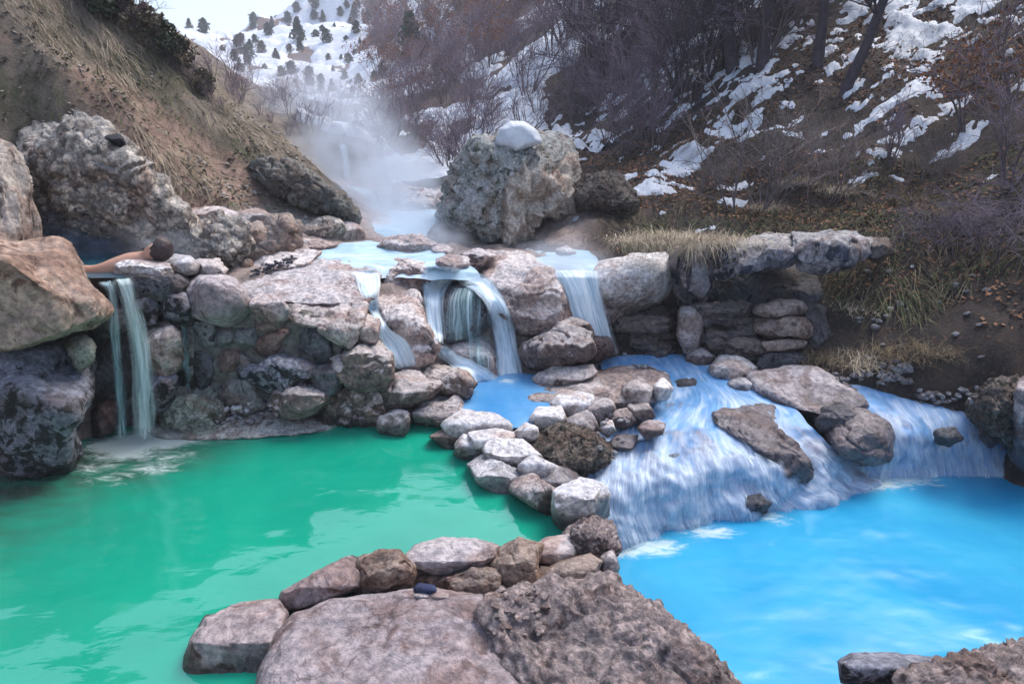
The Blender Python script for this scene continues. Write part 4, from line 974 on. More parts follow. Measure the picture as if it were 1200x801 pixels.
water_lattice('stream_water', [
 [(700,404,.15),(740,405,.14),(775,407,.14),(805,409,.12),(835,413,.11),(870,420,.10)],
 [(705,432,.10),(760,436,.08),(800,438,.08),(830,445,.07),(865,458,.05),(905,462,.03)],
 [(715,470,.03),(770,468,.02),(815,468,.02),(850,472,.02),(890,476,.01),(935,482,.0)],
 [(690,510,-.03),(745,505,-.02),(800,500,-.02),(845,500,-.02),(890,502,-.05),(950,500,-.06)],
 [(685,548,-.09),(738,538,-.07),(795,530,-.06),(855,522,-.08),(910,530,-.14),(970,520,-.17)],
 [(685,582,-.15),(735,572,-.13),(800,556,-.13),(872,548,-.15),(928,560,-.28),(988,538,-.29)],
 [(690,614,-.30),(735,602,-.29),(802,585,-.30),(878,575,-.32),(940,580,-.41),(1012,555,-.41)],
 [(700,648,-.50),(745,634,-.50),(806,615,-.50),(888,602,-.50),(957,592,-.50),(1035,568,-.50)],
 [(700,672,-.64),(745,655,-.64),(808,638,-.64),(890,624,-.64),(962,612,-.64),(1045,588,-.64)]],
 [.25, .30, .34, .42, .52, .62, .56, .75, .8], [.0, .0, .15, .40, .62, .95, 1.1, .9, .5], bumpy=[.005, .006, .010, .022, .04, .055, .06, .045, .02], veil=[0, 0, .1, .35, .6, .95, 1, 1, .6])
water_lattice('stream_water', [
 [(925,446,.03),(1020,446,.02),(1075,452,.0),(1125,458,-.02),(1180,468,-.04)],
 [(950,475,-.03),(1045,478,-.04),(1100,480,-.06),(1155,488,-.09),(1215,500,-.12)],
 [(965,505,-.14),(1060,504,-.13),(1110,506,-.18),(1165,514,-.22),(1225,524,-.28)],
 [(985,532,-.30),(1065,528,-.27),(1115,530,-.32),(1170,536,-.37),(1230,544,-.42)],
 [(985,565,-.51),(1068,557,-.5),(1120,556,-.5),(1175,557,-.5),(1235,560,-.5)],
 [(985,590,-.63),(1068,582,-.62),(1120,581,-.62),(1175,582,-.62),(1240,585,-.62)]],
 [.28, .36, .46, .52, .66, .8], [.05, .25, .42, .45, .3, .1], bumpy=[.008, .014, .022, .026, .024, .02], veil=[0, .3, .5, .6, .9, .5])

# the upper stream above the falls
def ribbon(name, rows, mat, n_u=26, n_v=60, wob=.006, foam=.5, kind='structure', **k):
    """water surface through rows of (left px, py, right px, py, level)"""
    rw = np.array(rows, float)
    tt = np.linspace(0, len(rw) - 1, n_v); k0 = np.arange(len(rw))
    r = np.stack([np.interp(tt, k0, rw[:, c]) for c in range(5)], -1)
    s = np.linspace(0, 1, n_u)
    px = r[:, 0:1] * (1 - s) + r[:, 2:3] * s; py = r[:, 1:2] * (1 - s) + r[:, 3:4] * s
    z = np.repeat(r[:, 4:5], n_u, 1)
    V = at_z(px.ravel(), py.ravel(), z.ravel())
    V[:, 2] += wob * fbm(V * 5, 3, 3)
    i = np.arange(n_u * n_v).reshape(n_v, n_u)
    F = np.stack([i[:-1, :-1], i[1:, :-1], i[1:, 1:], i[:-1, 1:]], -1).reshape(-1, 4)
    uv = np.stack([V[:, 0], V[:, 1]], -1)
    return link(name, make_mesh(name, V, F, True, {'foam': np.full(len(V), foam), 'rock': np.zeros(len(V))}, uv), mat, kind=kind, **k)
M['upper_stream'] = stream_mat('upper_stream_water', (.42, .64, .78), (.66, .78, .88), (.3, .36, .42), sx=(3, 8, 1))
water_lattice('upper_stream_water', [
 [(402,219,1.15),(410,219,1.15),(418,219,1.15),(424,219,1.15)],
 [(396,230,1.14),(420,232,1.14),(446,230,1.14),(468,232,1.14)],
 [(420,246,1.12),(448,246,1.12),(486,248,1.12),(520,250,1.12)],
 [(420,264,1.10),(450,264,1.10),(480,264,1.10),(505,266,1.10)],
 [(390,281,1.085),(430,280,1.085),(465,281,1.085),(500,284,1.085)],
 [(340,294,1.07),(410,291,1.07),(460,292,1.065),(520,297,1.06)],
 [(322,302,1.06),(400,299,1.055),(460,302,1.05),(545,308,1.03)],
 [(400,312,1.02),(440,310,1.03),(490,312,1.02),(560,318,.98)],
 [(405,326,.93),(440,324,.95),(490,326,.95),(565,330,.90)]],
 [.5,.5,.45,.4,.4,.4,.4,.5,.7], [0]*9, n_v=120, n_u=60, bumpy=[.01,.01,.01,.01,.01,.012,.012,.02,.02], mat='upper_stream')
water_lattice('third_fall_source_water', [
 [(590,292,.95),(625,288,.95),(655,290,.95),(690,294,.95)],
 [(585,302,.935),(625,300,.94),(660,300,.94),(700,304,.935)],
 [(600,313,.92),(635,311,.93),(668,312,.93),(705,315,.92)],
 [(615,322,.86),(645,320,.88),(675,321,.88),(708,324,.86)]],
 [.4,.45,.5,.7], [0]*4, n_v=60, n_u=50, bumpy=[.01,.01,.012,.02], mat='upper_stream')

# falling sheets
def fall(name, rows, mat, label, Y=None, off=.035, n_u=22, n_v=70, layers=2, edge_soft=.38, free=False, alpha=1.0, parent=None):
    rw = np.array(rows, float)
    tt = np.linspace(0, len(rw) - 1, n_v); k0 = np.arange(len(rw))
    def cr(c):   # smooth interpolation through the rows
        p = rw[:, c]; m = np.gradient(p); i = np.clip(np.floor(tt).astype(int), 0, len(rw) - 2); u = tt - i
        return (2*u**3-3*u**2+1)*p[i] + (u**3-2*u**2+u)*m[i] + (-2*u**3+3*u**2)*p[i+1] + (u**3-u**2)*m[i+1]
    r = np.stack([cr(c) for c in range(4)], -1)
    s = np.linspace(0, 1, n_u)
    px = r[:, 0:1] * (1 - s) + r[:, 2:3] * s; py = r[:, 1:2] * (1 - s) + r[:, 3:4] * s
    D = np.zeros(px.shape)
    if rw.shape[1] > 4: Yv = np.interp(tt, k0, rw[:, 4])
    else: Yv = np.full(n_v, Y if Y else np.nan)
    if not free:
        for a in range(n_v):
            for b in range(n_u):
                h = cast(px[a, b], py[a, b], ALL)
                D[a, b] = h.y if h is not None else np.nan
        med = np.array([np.median(w_[~np.isnan(w_)]) if (~np.isnan(w_)).any() else np.nan for w_ in D])
        ok_ = ~np.isnan(med); med = np.interp(np.arange(n_v), np.arange(n_v)[ok_], med[ok_])[:, None]
        D = np.where(np.isnan(D), med, D)
        D = np.clip(D, med - .12, med + .18)
        for q in range(14):
            D = np.minimum(D, .25 * np.roll(D, 1, 0) + .25 * np.roll(D, -1, 0) + .5 * D) if q == 0 else D
            D[1:-1] = .25 * D[:-2] + .5 * D[1:-1] + .25 * D[2:]
            D[:, 1:-1] = .25 * D[:, :-2] + .5 * D[:, 1:-1] + .25 * D[:, 2:]
        D -= off
    else:
        D[:] = Yv[:, None]
    Vs, Fs, Es, Us = [], [], [], []
    for L in range(layers):
        P = at(px.ravel(), py.ravel(), (D - L * .025).ravel())
        P = P + .010 * np.stack([fbm(np.stack([P[:, 0] * 14, P[:, 2] * 2.5, P[:, 1] * 0 + L * 9], -1), 3, 3 + L)] * 3, -1) * np.array([1, 1, .3])
        i = np.arange(n_u * n_v).reshape(n_v, n_u) + L * n_u * n_v
        Fs.append(np.stack([i[:-1, :-1], i[:-1, 1:], i[1:, 1:], i[1:, :-1]], -1).reshape(-1, 4))
        Vs.append(P)
        G = P.reshape(n_v, n_u, 3)
        ds = np.r_[0, np.cumsum(np.linalg.norm(np.diff(G[:, n_u // 2], axis=0), axis=1))]
        ww = np.linalg.norm(G[:, -1] - G[:, 0], axis=1).mean()
        ed = np.clip(np.minimum(s, 1 - s) / edge_soft, 0, 1)[None] * np.clip(np.minimum(np.linspace(0, 1, n_v) / .05, (1 - np.linspace(0, 1, n_v)) / .06), 0, 1)[:, None]
        ed = ed * alpha * (1 - .15 * L)
        Es.append(ed.ravel())
        Us.append(np.stack([np.repeat(s[None] * ww, n_v, 0).ravel() + L * 3.7 + px[0, 0] * .01, np.repeat(ds[:, None], n_u, 1).ravel()], -1))
    return link(name, make_mesh(name, np.vstack(Vs), np.vstack(Fs), True, {'edge': np.concatenate(Es)}, np.vstack(Us)), mat, parent, label=label, cat=None if parent else 'waterfall')

f1 = fall('waterfall', [(128,326,156,325,4.66),(134,335,160,333,4.58),(143,362,167,361,4.55),(150,400,176,399,4.53),(154,450,182,449,4.52),(156,520,186,518,4.51)], M['fall_teal'],
     'thin teal waterfall dropping from the bather\'s pool into the green pool', free=True, layers=2, edge_soft=.4)
fall('strand', [(112,329,134,328,4.64),(121,342,138,340,4.58),(126,380,142,380,4.55),(129,440,147,440,4.53),(135,525,156,524,4.51)], M['fall_veil'], None, free=True, layers=2, parent=f1)
f2 = fall('waterfall', [(528,326,560,318),(540,334,580,330),(562,350,592,352),(572,375,602,378),(577,405,608,410),(576,450,616,450)], M['fall_white'],
     'main white waterfall curving over the right side of the dark hump', layers=3, off=.05)
fall('veil', [(520,336,580,334),(512,352,580,352),(510,380,582,382),(514,402,580,398)], M['fall_veil'], None, layers=1, off=.03, parent=f2)
fall('strand', [(490,310,546,314),(492,328,532,330),(494,346,522,346),(497,370,520,370),(501,398,522,404)], M['fall_white'], None, layers=2, off=.04, parent=f2)
fall('veil', [(538,392,582,392),(538,420,584,420),(548,450,584,450)], M['fall_veil'], None, layers=1, off=.03, parent=f2)
fall('waterfall', [(506,405,524,404),(514,418,540,416),(530,432,566,428),(548,446,588,442),(556,456,596,450)], M['fall_white'], 'low blue chute curling round the foot of the lilac wet boulder', layers=2, off=.05)
fall('waterfall', [(410,316,446,314),(416,328,446,326),(420,338,446,336),(426,352,444,352),(432,366,446,365),(438,380,456,382),(446,400,476,398),(454,418,486,416),(460,434,490,430)], M['fall_white'], 'narrow pale blue rill running down beside the tall rock shoulder', layers=2, off=.03, alpha=.9)
fall('waterfall', [(628,316,706,316,6.16),(640,324,706,326,6.05),(652,345,708,345,6.0),(660,370,714,372,5.98),(668,398,722,402,5.96),(672,412,726,416,5.95)], M['fall_white'], 'wide soft white third fall between the dome and smooth white boulder', layers=3, free=True)
fall('waterfall', [(396,169,404,169,13.95),(399,180,408,180,13.9),(401,214,412,214,13.88)], M['fall_white'], 'far thin waterfall below the snow capped boulder up the valley', free=True, layers=2)
fall('trickle', [(206,380,220,380),(210,400,222,400),(212,430,226,430),(214,456,228,456)], M['fall_veil'], 'faint trickle seeping between brown upright boulder and stone wall', layers=1, off=.02)

# ------------------------------------------------------------------ the bather
def loft(name, rings, mat, parent, n=14, sub=1):
    """closed tube through (centre, radius_a, radius_b, axis_b) rings"""
    V, F = [], []
    for c, ra, rb in rings:
        V.append((c, ra, rb))
    return None
bx, by, bz = at(183, 293, 5.06)
person = empty('person', (bx - .3, by, 1.0), label='dark haired bather with bare shoulder leaning on the rim of the steaming pool', cat='person')
def skin_body():
    J = {  # joints relative to the head centre: facing west along the pool, reclining in the water
        'pelvis': (-.72, .38, -.34, .135), 'waist': (-.55, .28, -.27, .125), 'chest': (-.33, .12, -.15, .14), 'neckb': (-.15, .02, -.088, .078), 'neck': (-.085, .0, -.06, .052),
        'skull': (.0, .0, .0, .082), 'crown': (.045, .0, .018, .075), 'jaw': (-.06, .0, -.035, .045), 'nose': (-.088, 0, -.012, .012),
        'sh_n': (-.21, -.05, -.098, .085), 'el_n': (-.44, -.06, -.152, .05), 'wr_n': (-.66, .0, -.135, .029), 'pm_n': (-.72, .035, -.14, .030),
        'sh_f': (-.26, .29, -.16, .062), 'el_f': (-.48, .42, -.21, .044), 'wr_f': (-.62, .30, -.2, .029), 'pm_f': (-.68, .26, -.2, .030),
        'hip_n': (-.80, .32, -.38, .09), 'kn_n': (-1.1, .50, -.36, .06), 'an_n': (-1.38, .72, -.46, .04), 'to_n': (-1.50, .76, -.42, .03),
        'hip_f': (-.76, .47, -.38, .09), 'kn_f': (-1.04, .66, -.36, .06), 'an_f': (-1.30, .88, -.46, .04), 'to_f': (-1.42, .92, -.42, .03),
        'ear_n': (-.012, -.078, -.008, .018), 'ear_f': (-.012, .078, -.008, .018)}
    E = [('pelvis','waist'),('waist','chest'),('chest','neckb'),('neckb','neck'),('neck','skull'),('skull','crown'),('skull','jaw'),('skull','nose'),
         ('chest','sh_n'),('sh_n','el_n'),('el_n','wr_n'),('wr_n','pm_n'),('chest','sh_f'),('sh_f','el_f'),('el_f','wr_f'),('wr_f','pm_f'),
         ('pelvis','hip_n'),('hip_n','kn_n'),('kn_n','an_n'),('an_n','to_n'),('pelvis','hip_f'),('hip_f','kn_f'),('kn_f','an_f'),('an_f','to_f'),('skull','ear_n'),('skull','ear_f')]
    for sd, (hx, hy, hz) in (('n', (-.72, .035, -.14)), ('f', (-.68, .26, -.2))):
        for k, (dx, dy, ln) in enumerate(((-.9, .55, .075), (-.97, .25, .085), (-1, 0, .08), (-.95, -.28, .065), (-.35, -.9, .055))):
            J[f'f{k}a{sd}'] = (hx + dx * .035, hy + dy * .03, hz, .010)
            J[f'f{k}b{sd}'] = (hx + dx * (.035 + ln * .6), hy + dy * (.03 + ln * .35), hz - .008, .009)
            J[f'f{k}c{sd}'] = (hx + dx * (.035 + ln), hy + dy * (.03 + ln * .5), hz - .028, .008)
            E += [(f'pm_{sd}', f'f{k}a{sd}'), (f'f{k}a{sd}', f'f{k}b{sd}'), (f'f{k}b{sd}', f'f{k}c{sd}')]
    names = list(J); idx = {n_: i for i, n_ in enumerate(names)}
    me = bpy.data.meshes.new('body')
    me.from_pydata([(J[n_][0] + bx, J[n_][1] + by, J[n_][2] + bz) for n_ in names], [(idx[a], idx[b]) for a, b in E], [])
    o = link('body', me, M['skin'])
    o.modifiers.new('skin', 'SKIN')
    for i, n_ in enumerate(names):
        sv_ = me.skin_vertices[0].data[i]; r = J[n_][3]; sv_.radius = (r, r); sv_.use_root = n_ == 'pelvis'
    ss = o.modifiers.new('sub', 'SUBSURF'); ss.levels = 2; ss.render_levels = 2
    dg = bpy.context.evaluated_depsgraph_get()
    m2 = bpy.data.meshes.new_from_object(o.evaluated_get(dg))
    bpy.data.objects.remove(o)
    for p_ in m2.polygons: p_.use_smooth = True
    m2.materials.clear()
    b = link('body', m2, M['skin'], person)
    b.location = -Vector(person.location)
    return b
skin_body()
Vh, Fh = ico(4)
Vq = Vh * np.array([.104, .088, .098])
q = fbm(Vh * 9, 4, 2) * .004 + fbm(Vh * np.array([6, 22, 22]), 3, 7) * .004
cut = (Vh[:, 0] * .75 - Vh[:, 2] * .30) > -.22         # hair covers the back and top, not the face
keepF = Fh[(cut[Fh]).all(1)]
u, inv = np.unique(keepF, return_inverse=True)
hairV = (Vq + Vh * q[:, None])[u] + np.array([bx + .022, by, bz + .012])
h = link('hair', make_mesh('hair', hairV, inv.reshape(-1, 3)), M['hair'], person); h.location = -Vector(person.location)
# eyes, lips and brow on the turned face
for s_ in (-1, 1):
    e = link('eye', make_mesh('eye', ico(2)[0] * .011 + np.array([bx - .076, by + s_ * .030, bz + .012]), ico(2)[1]), M['cloth'], person); e.location = -Vector(person.location)
e = link('mouth', make_mesh('mouth', ico(2)[0] * np.array([.008, .022, .006]) + np.array([bx - .098, by, bz - .042]), ico(2)[1]), M['red'], person); e.location = -Vector(person.location)

# black cloth left on the overhanging boulder
rock('cloth', 'black cloth left draped over the top of the conglomerate boulder', [(112,153),(122,153),(134,156),(143,161),(147,171),(143,176),(134,168),(122,161)], d=5.62, mat='cloth', rf=.4, lv=5, T=.25, style='round', cat='cloth', amp=.8)
# ------------------------------------------------------------------ trees, shrubs, grass
def tubes(segs, sides=3):
    S = np.array([[*a, *b, r0, r1] for a, b, r0, r1 in segs], float)
    A, B, r0, r1 = S[:, 0:3], S[:, 3:6], S[:, 6], S[:, 7]
    d = B - A; d /= np.linalg.norm(d, axis=1, keepdims=True) + 1e-9
    ref = np.where(np.abs(d[:, 2:3]) > .9, np.array([[1., 0, 0]]), np.array([[0, 0, 1.]]))
    u = np.cross(d, ref); u /= np.linalg.norm(u, axis=1, keepdims=True); v = np.cross(d, u)
    n = len(S); V = np.zeros((n, 2 * sides, 3))
    for k in range(sides):
        an = 2 * math.pi * k / sides
        o = u * math.cos(an) + v * math.sin(an)
        V[:, k] = A + o * r0[:, None]; V[:, sides + k] = B + o * r1[:, None]
    F = np.array([[k, (k + 1) % sides, sides + (k + 1) % sides, sides + k] for k in range(sides)])
    F = (F[None] + (np.arange(n) * 2 * sides)[:, None, None]).reshape(-1, 4)
    return V.reshape(-1, 3), F

def grow(seed, stems, h, spread, kids=(3, 3, 3), r=.03, droop=0., curve=.25, taper=.62, lean=(0, 0), base=.12, thin=.0035):
    rg = random.Random(seed); main, fine, tips = [], [], []
    def br(p, d, ln, rad, lv):
        n = 3 if lv < len(kids) else 2
        pts = [p]
        for k in range(n):
            d = (d + Vector((rg.gauss(0, curve), rg.gauss(0, curve), rg.gauss(0, curve * .7) - droop * lv)) * .5).normalized()
            q = pts[-1] + d * (ln / n)
            (main if lv <= 1 else fine).append((pts[-1], q, max(thin, rad * (1 - .45 * k / n)), max(thin, rad * (1 - .45 * (k + 1) / n))))
            pts.append(q)
        tips.append(pts[-1])
        if lv < len(kids):
            for c in range(kids[lv]):
                i = min(n, 1 + int(rg.random() * n)) if c else n
                dd = (d + Vector((rg.gauss(0, .55), rg.gauss(0, .55), rg.gauss(.12, .4)))).normalized()
                br(pts[i], dd, ln * rg.uniform(.5, .8), rad * taper * (.8 if i < n else .9), lv + 1)
    for s in range(stems):
        a = rg.uniform(0, 6.283); sp = rg.uniform(.25, 1) * spread
        d = Vector((math.cos(a) * sp + lean[0], math.sin(a) * sp + lean[1], 1)).normalized()
        br(Vector((math.cos(a) * base, math.sin(a) * base, -.08)), d, h * rg.uniform(.32, .5), r * rg.uniform(.7, 1.1), 0)
    return main, fine, tips

def leaf_cards(pts, n, sz, spread, seed):
    rg = np.random.RandomState(seed); P = np.array(pts)[rg.randint(0, len(pts), n)] + rg.normal(0, spread, (n, 3))
    a = rg.normal(size=(n, 3)); a /= np.linalg.norm(a, axis=1, keepdims=True)
    b = np.cross(a, rg.normal(size=(n, 3))); b /= np.linalg.norm(b, axis=1, keepdims=True)
    s = sz * rg.uniform(.6, 1.4, (n, 1))
    V = np.stack([P - a * s, P + b * s * .5, P + a * s, P - b * s * .5], 1).reshape(-1, 3)
    return V, np.arange(4 * n).reshape(-1, 4)

PROTO = {}
def shrub_proto(key, bark, twig, leaf=None, **k):
    m, f, tips = grow(**k)
    parts = [('trunk', make_mesh('trunk', *tubes(m, 5)), bark), ('crown', make_mesh('crown', *tubes(f, 3)), twig)]
    if leaf: parts.append(('dead_leaves', make_mesh('dead_leaves', *leaf_cards(tips, leaf[1], leaf[2], leaf[3], 3), False), leaf[0]))
    for _, me, mt in parts: me.materials.append(mt)
    PROTO[key] = [(n_, me) for n_, me, _ in parts]
for i in range(4):
    shrub_proto(f'thicket{i}', M['bark'], M['twig'], seed=10 + i, stems=7, h=2.0, spread=.55, kids=(4, 3, 3), r=.022, thin=.0045)
for i in range(2):
    shrub_proto(f'dark{i}', M['bark_dark'], M['bark_dark'], seed=30 + i, stems=5, h=2.6, spread=.4, kids=(4, 4, 3), r=.022, thin=.005)
for i in range(2):
    shrub_proto(f'rust{i}', M['bark'], M['twig'], (M['rustleaf'], 700, .045, .10), seed=50 + i, stems=5, h=2.0, spread=.5, kids=(4, 3, 2), r=.025, thin=.006)
shrub_proto('pale', M['bark'], M['twig_pale'], seed=61, stems=9, h=1.1, spread=.5, kids=(4, 3, 2), r=.010, thin=.0028)
shrub_proto('pale2', M['bark'], M['twig_pale'], seed=63, stems=8, h=1.1, spread=.7, kids=(4, 4, 2), r=.010, thin=.0028)
shrub_proto('arch', M['bark'], M['twig'], seed=64, stems=16, h=1.5, spread=1.3, kids=(5, 4, 2), r=.010, droop=.16, thin=.0028)
def tree_proto(key, seed, h, r, lean):
    rg = random.Random(seed); segs = []; p = Vector((0, 0, -.2)); d = Vector((lean[0], lean[1], 1)).normalized(); n = 9
    fine, tips = [], []
    for k in range(n):
        d = (d + Vector((rg.gauss(0, .09), rg.gauss(0, .09), .03))).normalized()
        q = p + d * h / n
        segs.append((p, q, r * (1 - .8 * k / n), r * (1 - .8 * (k + 1) / n)))
        if k >= 2:
            for c in range(3):
                a = rg.uniform(0, 6.28)
                m, f, tt = grow(seed * 31 + k * 5 + c, 1, h * .42, .3, (4, 3, 2), r * .28, lean=(math.cos(a) * 1.1, math.sin(a) * 1.1), base=0, thin=.006)
                for (A, B, r0, r1) in m + f: fine.append((A + q, B + q, r0, r1))
        p = q
    parts = [('trunk', make_mesh('trunk', *tubes(segs, 8))), ('crown', make_mesh('crown', *tubes(fine, 3)))]
    parts[0][1].materials.append(M['bark_dark']); parts[1][1].materials.append(M['bark_dark'])
    PROTO[key] = parts
tree_proto('bare0', 3, 4.2, .11, (-.16, 0)); tree_proto('bare1', 7, 4.4, .10, (.04, 0)); tree_proto('bare2', 11, 4.0, .09, (.42, 0))

def evergreen_proto(key, seed, shape, mat):
    rg = np.random.RandomState(seed); n = 420
    t_ = rg.uniform(0, 1, n) ** .8
    an = rg.uniform(0, 6.283, n)
    if shape == 'cone': rad = (1 - t_) * .34 + .03
    else: rad = .42 * np.sqrt(np.maximum(0, 1 - (2 * t_ - .9) ** 2 * .9)) * (1 - .25 * t_)
    lump = 1 + .35 * np.sin(an * 3 + t_ * 9 + seed) 
    rr_ = rad * lump * rg.uniform(.45, 1.05, n)
    P = np.stack([np.cos(an) * rr_, np.sin(an) * rr_, .08 + t_ * .92], -1)
    V, F = leaf_cards(P, 1500, .055, .028, seed)
    c = make_mesh('crown', V, F, False); c.materials.append(mat)
    tr = make_mesh('trunk', *tubes([(Vector((0, 0, -.08)), Vector((.01, 0, .45)), .035, .022), (Vector((.01, 0, .45)), Vector((0, .01, .95)), .022, .004)], 6)); tr.materials.append(M['bark'])
    PROTO[key] = [('trunk', tr), ('crown', c)]
evergreen_proto('cone', 1, 'cone', M['needle']); evergreen_proto('cone2', 5, 'cone', M['needle'])
evergreen_proto('round', 2, 'round', M['needle']); evergreen_proto('round2', 3, 'round', M['needle_brown'])

def plant(key, loc, scale, rz, name, label, cat, group=None, tilt=(0, 0), sz=None):
    o = empty(name, loc, label=label, cat=cat, group=group)
    o.rotation_euler = (tilt[0], tilt[1], rz); o.scale = (scale, scale, scale * (sz or 1))
    for n_, me in PROTO[key]: link(n_, me, None, o)
    return o
rg = random.Random(4)
def scatter(n, poly, keys, hpx, name, label, cat, group, dmin=0, dmax=999, gap=0, base_h=2.0, hm=None):
    poly = np.array(poly, float); x0, y0 = poly.min(0); x1, y1 = poly.max(0); got = []; tries = 0
    while len(got) < n and tries < n * 60:
        tries += 1
        px, py = rg.uniform(x0, x1), rg.uniform(y0, y1)
        if not inside(poly, np.array([px]), np.array([py]))[0]: continue
        h = cast(px, py)
        if h is None or not dmin < h.y < dmax: continue
        if any((h - g).length < gap * h.y for g in got): continue
        got.append(h)
        hgt = rg.uniform(*hm) if hm else rg.uniform(*hpx) / FPX * h.y
        plant(rg.choice(keys), h, hgt / base_h, rg.uniform(0, 6.28), name, label, cat, group, (rg.gauss(0, .08), rg.gauss(0, .08)), rg.uniform(.85, 1.2))
T4 = ['thicket0', 'thicket1', 'thicket2', 'thicket3']
scatter(42, [(430,170),(470,110),(560,60),(700,70),(790,150),(760,190),(690,205),(690,160),(600,165),(520,215),(440,190)], T4, (42, 88), 'bare_shrub',
        'bare purple grey shrub in the thicket behind the snow capped boulder', 'shrub', 'leafless shrubs of the thicket behind the snow capped boulder', 10, 40, .03)
scatter(46, [(640,20),(700,-60),(1000,-60),(960,60),(900,85),(830,110),(770,160),(700,130)], ['dark0', 'dark1', 'thicket0', 'thicket2'], (85, 165), 'bare_shrub',
        'tall dark leafless shrub on the snowy bank at the upper right', 'shrub', 'tall dark leafless shrubs on the snowy upper bank', 9, 60, .02)
scatter(75, [(430,50),(490,10),(620,-20),(660,30),(560,90),(480,140),(440,140)], ['rust0', 'rust1'] + T4[:2], (30, 58), 'rusty_shrub',
        'rust brown half bare shrub on the middle slope below the far hill', 'shrub', 'rust brown shrubs on the middle slope', 18, 110, .015)
scatter(34, [(205,78),(255,130),(330,165),(430,160),(440,125),(360,108),(270,88)], T4 + ['rust1'], (20, 40), 'bare_shrub',
        'hazy leafless shrub on the valley floor behind the grassy hill', 'shrub', 'hazy leafless shrubs behind the grassy hill', 9.5, 110, .02)
scatter(120, [(185,30),(300,-2),(520,-60),(560,40),(480,80),(420,110),(330,120),(230,90)], ['cone', 'cone2', 'round', 'round', 'round2', 'round2'], (6, 15), 'evergreen_tree',
        'small dark juniper on the snowy far hill', 'tree', 'junipers dotted over the snowy far hill', 26, 140, .012, base_h=1.0)
for (px, py, hp, key, lb) in ((483, 75, 50, 'cone', 'tall dark green conifer among the rusty shrubs below the far hill'), (292, 72, 18, 'round', 'single rounded green juniper standing clear on the far snow field'),
                              (350, 50, 24, 'cone2', 'dark conifer pair member rising above the far snow field'), (610, 8, 36, 'cone', 'dark conifer at the top edge above the thicket')):
    h = cast(px, py)
    plant(key, h, hp / FPX * h.y, 1.0, 'evergreen_tree', lb, 'tree')
# bushes along the ridge of the grassy hill
for (px, py, hp, key) in ((95,12,60,'round2'),(118,22,70,'round'),(140,30,62,'round2'),(158,38,60,'round'),(176,56,52,'round2'),(196,72,50,'round'),(212,84,46,'round2'),(228,98,38,'round2'),(130,12,60,'round'),(160,14,60,'round2'),(70,-5,60,'round'),(240,112,34,'round2')):
    h = cast(px, py)
    if h is None: continue
    if rg.random() < .45: key = rg.choice(T4); hp *= .55
    plant(key, h, min(hp * .9 / FPX * h.y, 1.2), rg.uniform(0, 6), 'ridge_bush', 'olive brown bush on the crest of the grassy hill', 'bush', 'olive bushes along the crest of the grassy hill', sz=.9)
for (px, py, hp) in ((185,66,30),(205,80,30),(222,96,28),(246,118,26),(262,132,24)):
    h = cast(px, py)
    plant(rg.choice(T4), h, hp / FPX * h.y / 2, rg.uniform(0, 6), 'bare_shrub', 'twiggy leafless bush on the crest of the grassy hill', 'bush', 'leafless bushes along the crest of the grassy hill')
# single plants of the east bank
for (px, py, hp, key, lb) in ((876,248,150,'pale','pale thin stemmed bare shrub fanning out above the straw tuft'),(962,240,115,'pale2','grey bare shrub above the end of the ledge'),
      (915,200,80,'pale','small bare shrub among the snow streaks on the bank'),(1040,190,90,'thicket1','purple bare shrub among leaf litter in the middle of the bank'),
      (1135,150,120,'rust0','shrub with a few orange leaves on the bank below the snow'),(1185,215,150,'thicket3','dense dark bare shrub by the photo edge on the bank'),
      (1165,300,120,'arch','arching tangle of bare branches overhanging the bank by the photo edge'),(1110,285,75,'arch','low arching bare shrub left of the large tangle'),
      (1195,120,140,'thicket0','bare shrub at the photo edge below the upper snow'),(1090,215,70,'pale2','fine pale shrub between snow patches on the bank'),
      (830,225,60,'pale2','low pale shrub just above the snow striped slope'),(765,140,110,'thicket2','leaning bare shrub over the snow behind the mound')):
    h = cast(px, py)
    plant(key, h, hp / FPX * h.y / (1.1 if 'pale' in key else 1.3 if key == 'arch' else 2.0), rg.uniform(0, 6), 'bare_shrub', lb, 'shrub')
for (px, py, key, sc_, lb) in ((862,84,'bare0',1.25,'thick dark trunk leaning to the photo top above the snow'),(893,78,'bare1',1.2,'slim dark tree standing close to the thick trunk'),
      (958,76,'bare1',1.0,'straight slim bare tree between thick trunk and leaning tree'),(985,110,'bare2',1.05,'bare tree leaning over the large snow patch')):
    h = cast(px, py)
    plant(key, h, sc_, 0.0, 'bare_tree', lb, 'tree')

# ------------------------------------------------------------------ grass: single blades lying and hanging on the slopes
def blades(name, P, L, Wd, D, bend, mat, seed, kind='stuff', **k):
    """curved blades from P along D (unit), drooping by bend"""
    rg_ = np.random.RandomState(seed); n = len(P)
    side = np.cross(D, np.array([0, 0, 1.0])) + 1e-4; side /= np.linalg.norm(side, axis=1, keepdims=True)
    side = side * Wd[:, None]
    ts = (0, .4, .75, 1.0); V = []
    for t_ in ts:
        c = P + D * (L * t_)[:, None] - np.array([0, 0, 1.0]) * (bend * L * t_ * t_)[:, None]
        wv = side * (1 - t_ * .9)
        V += [c - wv, c + wv]
    V = np.stack(V, 1).reshape(-1, 3)
    b = (np.arange(n) * 8)[:, None, None]
    F = (np.array([[0, 1, 3, 2], [2, 3, 5, 4], [4, 5, 7, 6]])[None] + b).reshape(-1, 4)
    return link(name, make_mesh(name, V, F, True), mat, kind=kind, **k)
nrg = np.random.RandomState(2)
def slope_dir(x, y):
    e = .15; z = RB(x, y)
    g = np.stack([(RB(x + e, y) - z) / e, (RB(x, y + e) - z) / e], -1)
    n = np.linalg.norm(g, axis=1, keepdims=True) + 1e-6
    return -g / n, n[:, 0]
